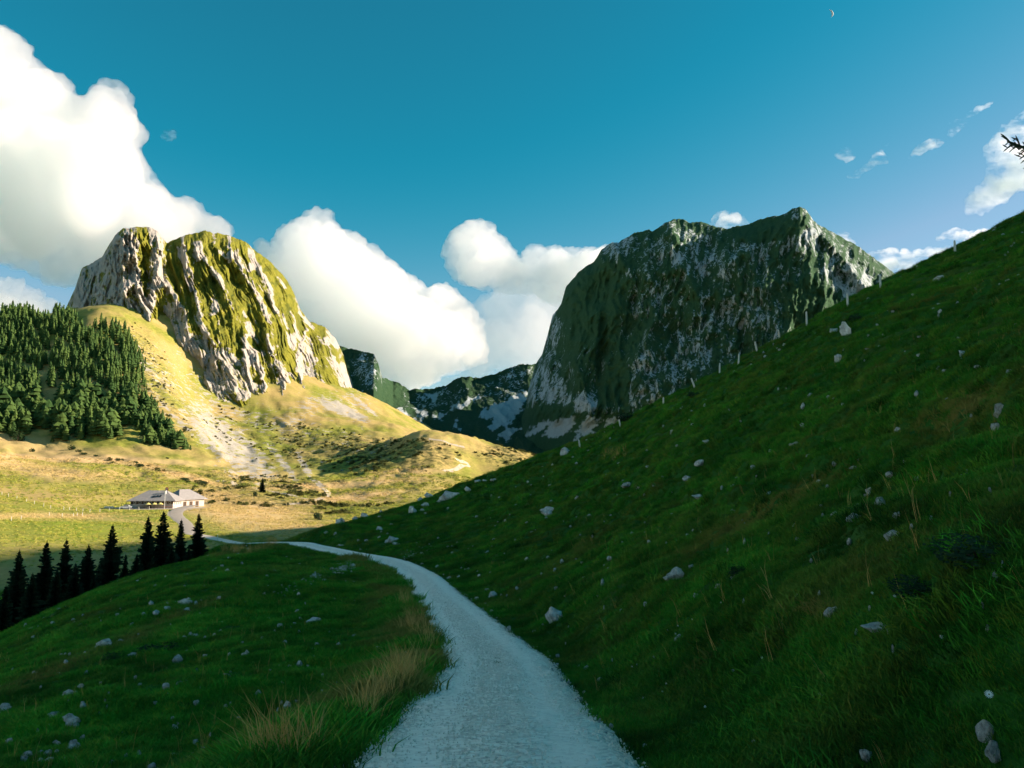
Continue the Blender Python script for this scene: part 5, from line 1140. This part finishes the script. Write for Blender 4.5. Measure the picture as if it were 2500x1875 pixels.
for x in (-4.6, -1.8, .8, 3.4): b = MB(); b.tube([(x, -D_ - 2.8, -.3), (x, -D_ - 2.8, 1.46)], [.07, .07], 6); b.build('veranda_post', M['wood'], farm)
tag(farm, 'long low alpine farmhouse with grey hipped roof beside the track', 'house')
bc = pt(449, 1231, 334); barn = empty('barn', (bc[0], bc[1], zf), math.radians(64))
b = MB(); b.box(-6.6, 6.6, -4.6, 4.6, -.5, 3.2); b.build('wall', M['wall'], barn)
b = MB(); hip(b, 6.6, 4.6, 3.25, 7.3, 2.6, 1.0); b.build('roof', M['shingle'], barn)
for x in (-3.6, -.4, 2.8): b = MB(); b.box(x - .8, x + .8, -4.68, -4.62, -.2, 2.3); b.build('door', M['wood'], barn)
for y in (-2.4, 0, 2.4): b = MB(); b.box(6.62, 6.68, y - .5, y + .5, .9, 2.0); w = b.build('window', M['white'], barn); b = MB(); b.box(6.675, 6.7, y - .4, y + .4, 1.0, 1.9); b.build('pane', M['glass'], w)
tag(barn, 'smaller barn with steep grey hipped roof behind the right end of the farmhouse', 'barn')
b = MB(); ang = np.linspace(0, 2 * math.pi, 40, endpoint=False)
V = [(18 * math.cos(a) * (1 + .1 * math.sin(3 * a)), 11 * math.sin(a) * (1 + .08 * math.cos(4 * a)), 0) for a in ang]; b.add(V, [tuple(range(40))])
yard = b.build('farm_yard', M['concrete']); yard.location = (fc[0] + 1, fc[1] - 2, zf + .06); tag(yard, kind='structure')
Rf = Matrix.Rotation(math.radians(5), 3, 'Z')
def at_farm(x, y): v = Rf @ Vector((x, y, 0)); return (fc[0] + v.x, fc[1] + v.y, zf + .06)
fp = empty('flagpole', at_farm(6.2, -9.2)); b = MB(); b.tube([(0, 0, -.3), (0, 0, 8.6)], [.09, .05], 8); b.build('pole', M['white'], fp)
b = MB(); b.box(.05, 1.2, -.02, .02, 7.2, 8.4); fl = b.build('flag', M['red'], fp)
for q in ((.5, .75, 7.4, 8.2), (.25, 1.0, 7.68, 7.92)): b = MB(); b.box(q[0], q[1], -.035, .035, q[2], q[3]); b.build('flag_cross', M['white'], fl)
tag(fp, 'tall white flagpole with a red flag in front of the farmhouse', 'flagpole')
for k, x in enumerate((-.2, 2.1, 4.3)):
    u = empty('parasol', at_farm(x, -9.0 + .3 * k)); b = MB(); n = 8; V = [(1.25 * math.cos(6.283 * j / n), 1.25 * math.sin(6.283 * j / n), 1.75) for j in range(n)] + [(0, 0, 2.45), (0, 0, 2.2)]; b.add(V, [(j, (j + 1) % n, n) for j in range(n)] + [((j + 1) % n, j, n + 1) for j in range(n)]); b.build('canopy', M['yellow'], u)
    b = MB(); b.tube([(0, 0, 0), (0, 0, 2.4)], [.035, .03], 6); b.build('pole', M['wood'], u); tag(u, ['left', 'middle', 'right'][k] + ' one of three yellow parasols on the farm terrace', 'parasol', 'yellow parasols')
for k, (x, y) in enumerate(((5.6, -8.0), (7.2, -8.4), (8.6, -7.2), (-2.4, -9.2))):
    u = empty('terrace_table', at_farm(x, y)); b = MB(); b.box(-.8, .8, -.4, .4, .70, .76); b.build('table_top', M['red'] if k < 3 else M['wood'], u)
    for sx in (-.65, .65):
        for sy in (-.3, .3): b = MB(); b.tube([(sx, sy, 0), (sx, sy, .7)], [.03, .03], 5); b.build('leg', M['wood'], u)
    tag(u, 'red-clothed table on the farm terrace near the flagpole' if k < 3 else 'bare wooden table on the terrace left of the parasols', 'table', 'terrace tables' if k < 3 else None)
def car(x, y, rz, mat, label):
    u = empty('parked_car', at_farm(x, y), rz); b = MB()
    prof = [(-2.1, .3), (-2.15, .75), (-1.95, .95), (-1.35, 1.02), (-.7, 1.48), (.9, 1.5), (1.55, 1.05), (2.1, .92), (2.15, .35)]; n = len(prof)
    V = [(px_, -.85, pz) for px_, pz in prof] + [(px_, .85, pz) for px_, pz in prof]; b.add(V, [tuple(range(n)), tuple(reversed(range(n, 2 * n)))] + [(j, j + n, (j + 1) % n + n, (j + 1) % n) for j in range(n)]); b.build('body', mat, u)
    for s in (-1, 1): b = MB(); b.box(-.75, .95, s * .855 - .01, s * .855 + .01, 1.05, 1.38); b.build('side_window', M['glass'], u)
    for wx in (-1.35, 1.3):
        for wy in (-.8, .8): b = MB(); b.tube([(wx, wy - .1, .32), (wx, wy + .1, .32)], [.32, .32], 12); b.build('wheel', M['carb'], u)
    tag(u, label, 'car')
car(-8.8, -8.6, .3, M['carw'], 'pale car parked at the left end of the farm terrace'); car(-10.6, -2.5, .1, M['carb'], 'dark car parked left of the farmhouse wall')
tw = empty('timber_stack', at_farm(-17.5, -3.0), -.2)
for k, (y, z) in enumerate(((-.3, .2), (.3, .2), (0, .55))): b = MB(); b.tube([(-2, y, z), (2, y, z)], [.2, .2], 7); b.build('log', M['post'], tw)
tag(tw, 'pale stacked logs on the grass at far left of the farm', 'logs')

# ------------------------------------------------------------------ the moon: thin sunlit crescent
M['moon'] = simple('moon_dust', (.75, .72, .68), 1.0, (.6, .58, .55), 2)
mc = pt(2025, 33, 9000); R_ = 10.5 * 9000 / F; b = MB(); nn = 18; V = []
for k in range(nn + 1):
    t = -math.pi / 2 + math.pi * k / nn; x0, x1 = .50 * math.cos(t), 1.0 * math.cos(t) + .02
    for q, dy in ((x1, 0), ((x0 + x1) * .5 + .08, -.12), (x0, 0), ((x0 + x1) * .5, .10)): V.append((q * R_, dy * R_ * math.cos(t), R_ * math.sin(t)))
fs = []
for k in range(nn):
    for j in range(4): a = k * 4 + j; a2 = k * 4 + (j + 1) % 4; fs.append((a, a2, a2 + 4, a + 4))
b.add(V, fs); mo = b.build('moon', M['moon']); mo.location = tuple(mc); mo.rotation_euler = (0, -.2, 0); tag(mo, 'thin pale crescent moon high in the blue sky', 'moon')
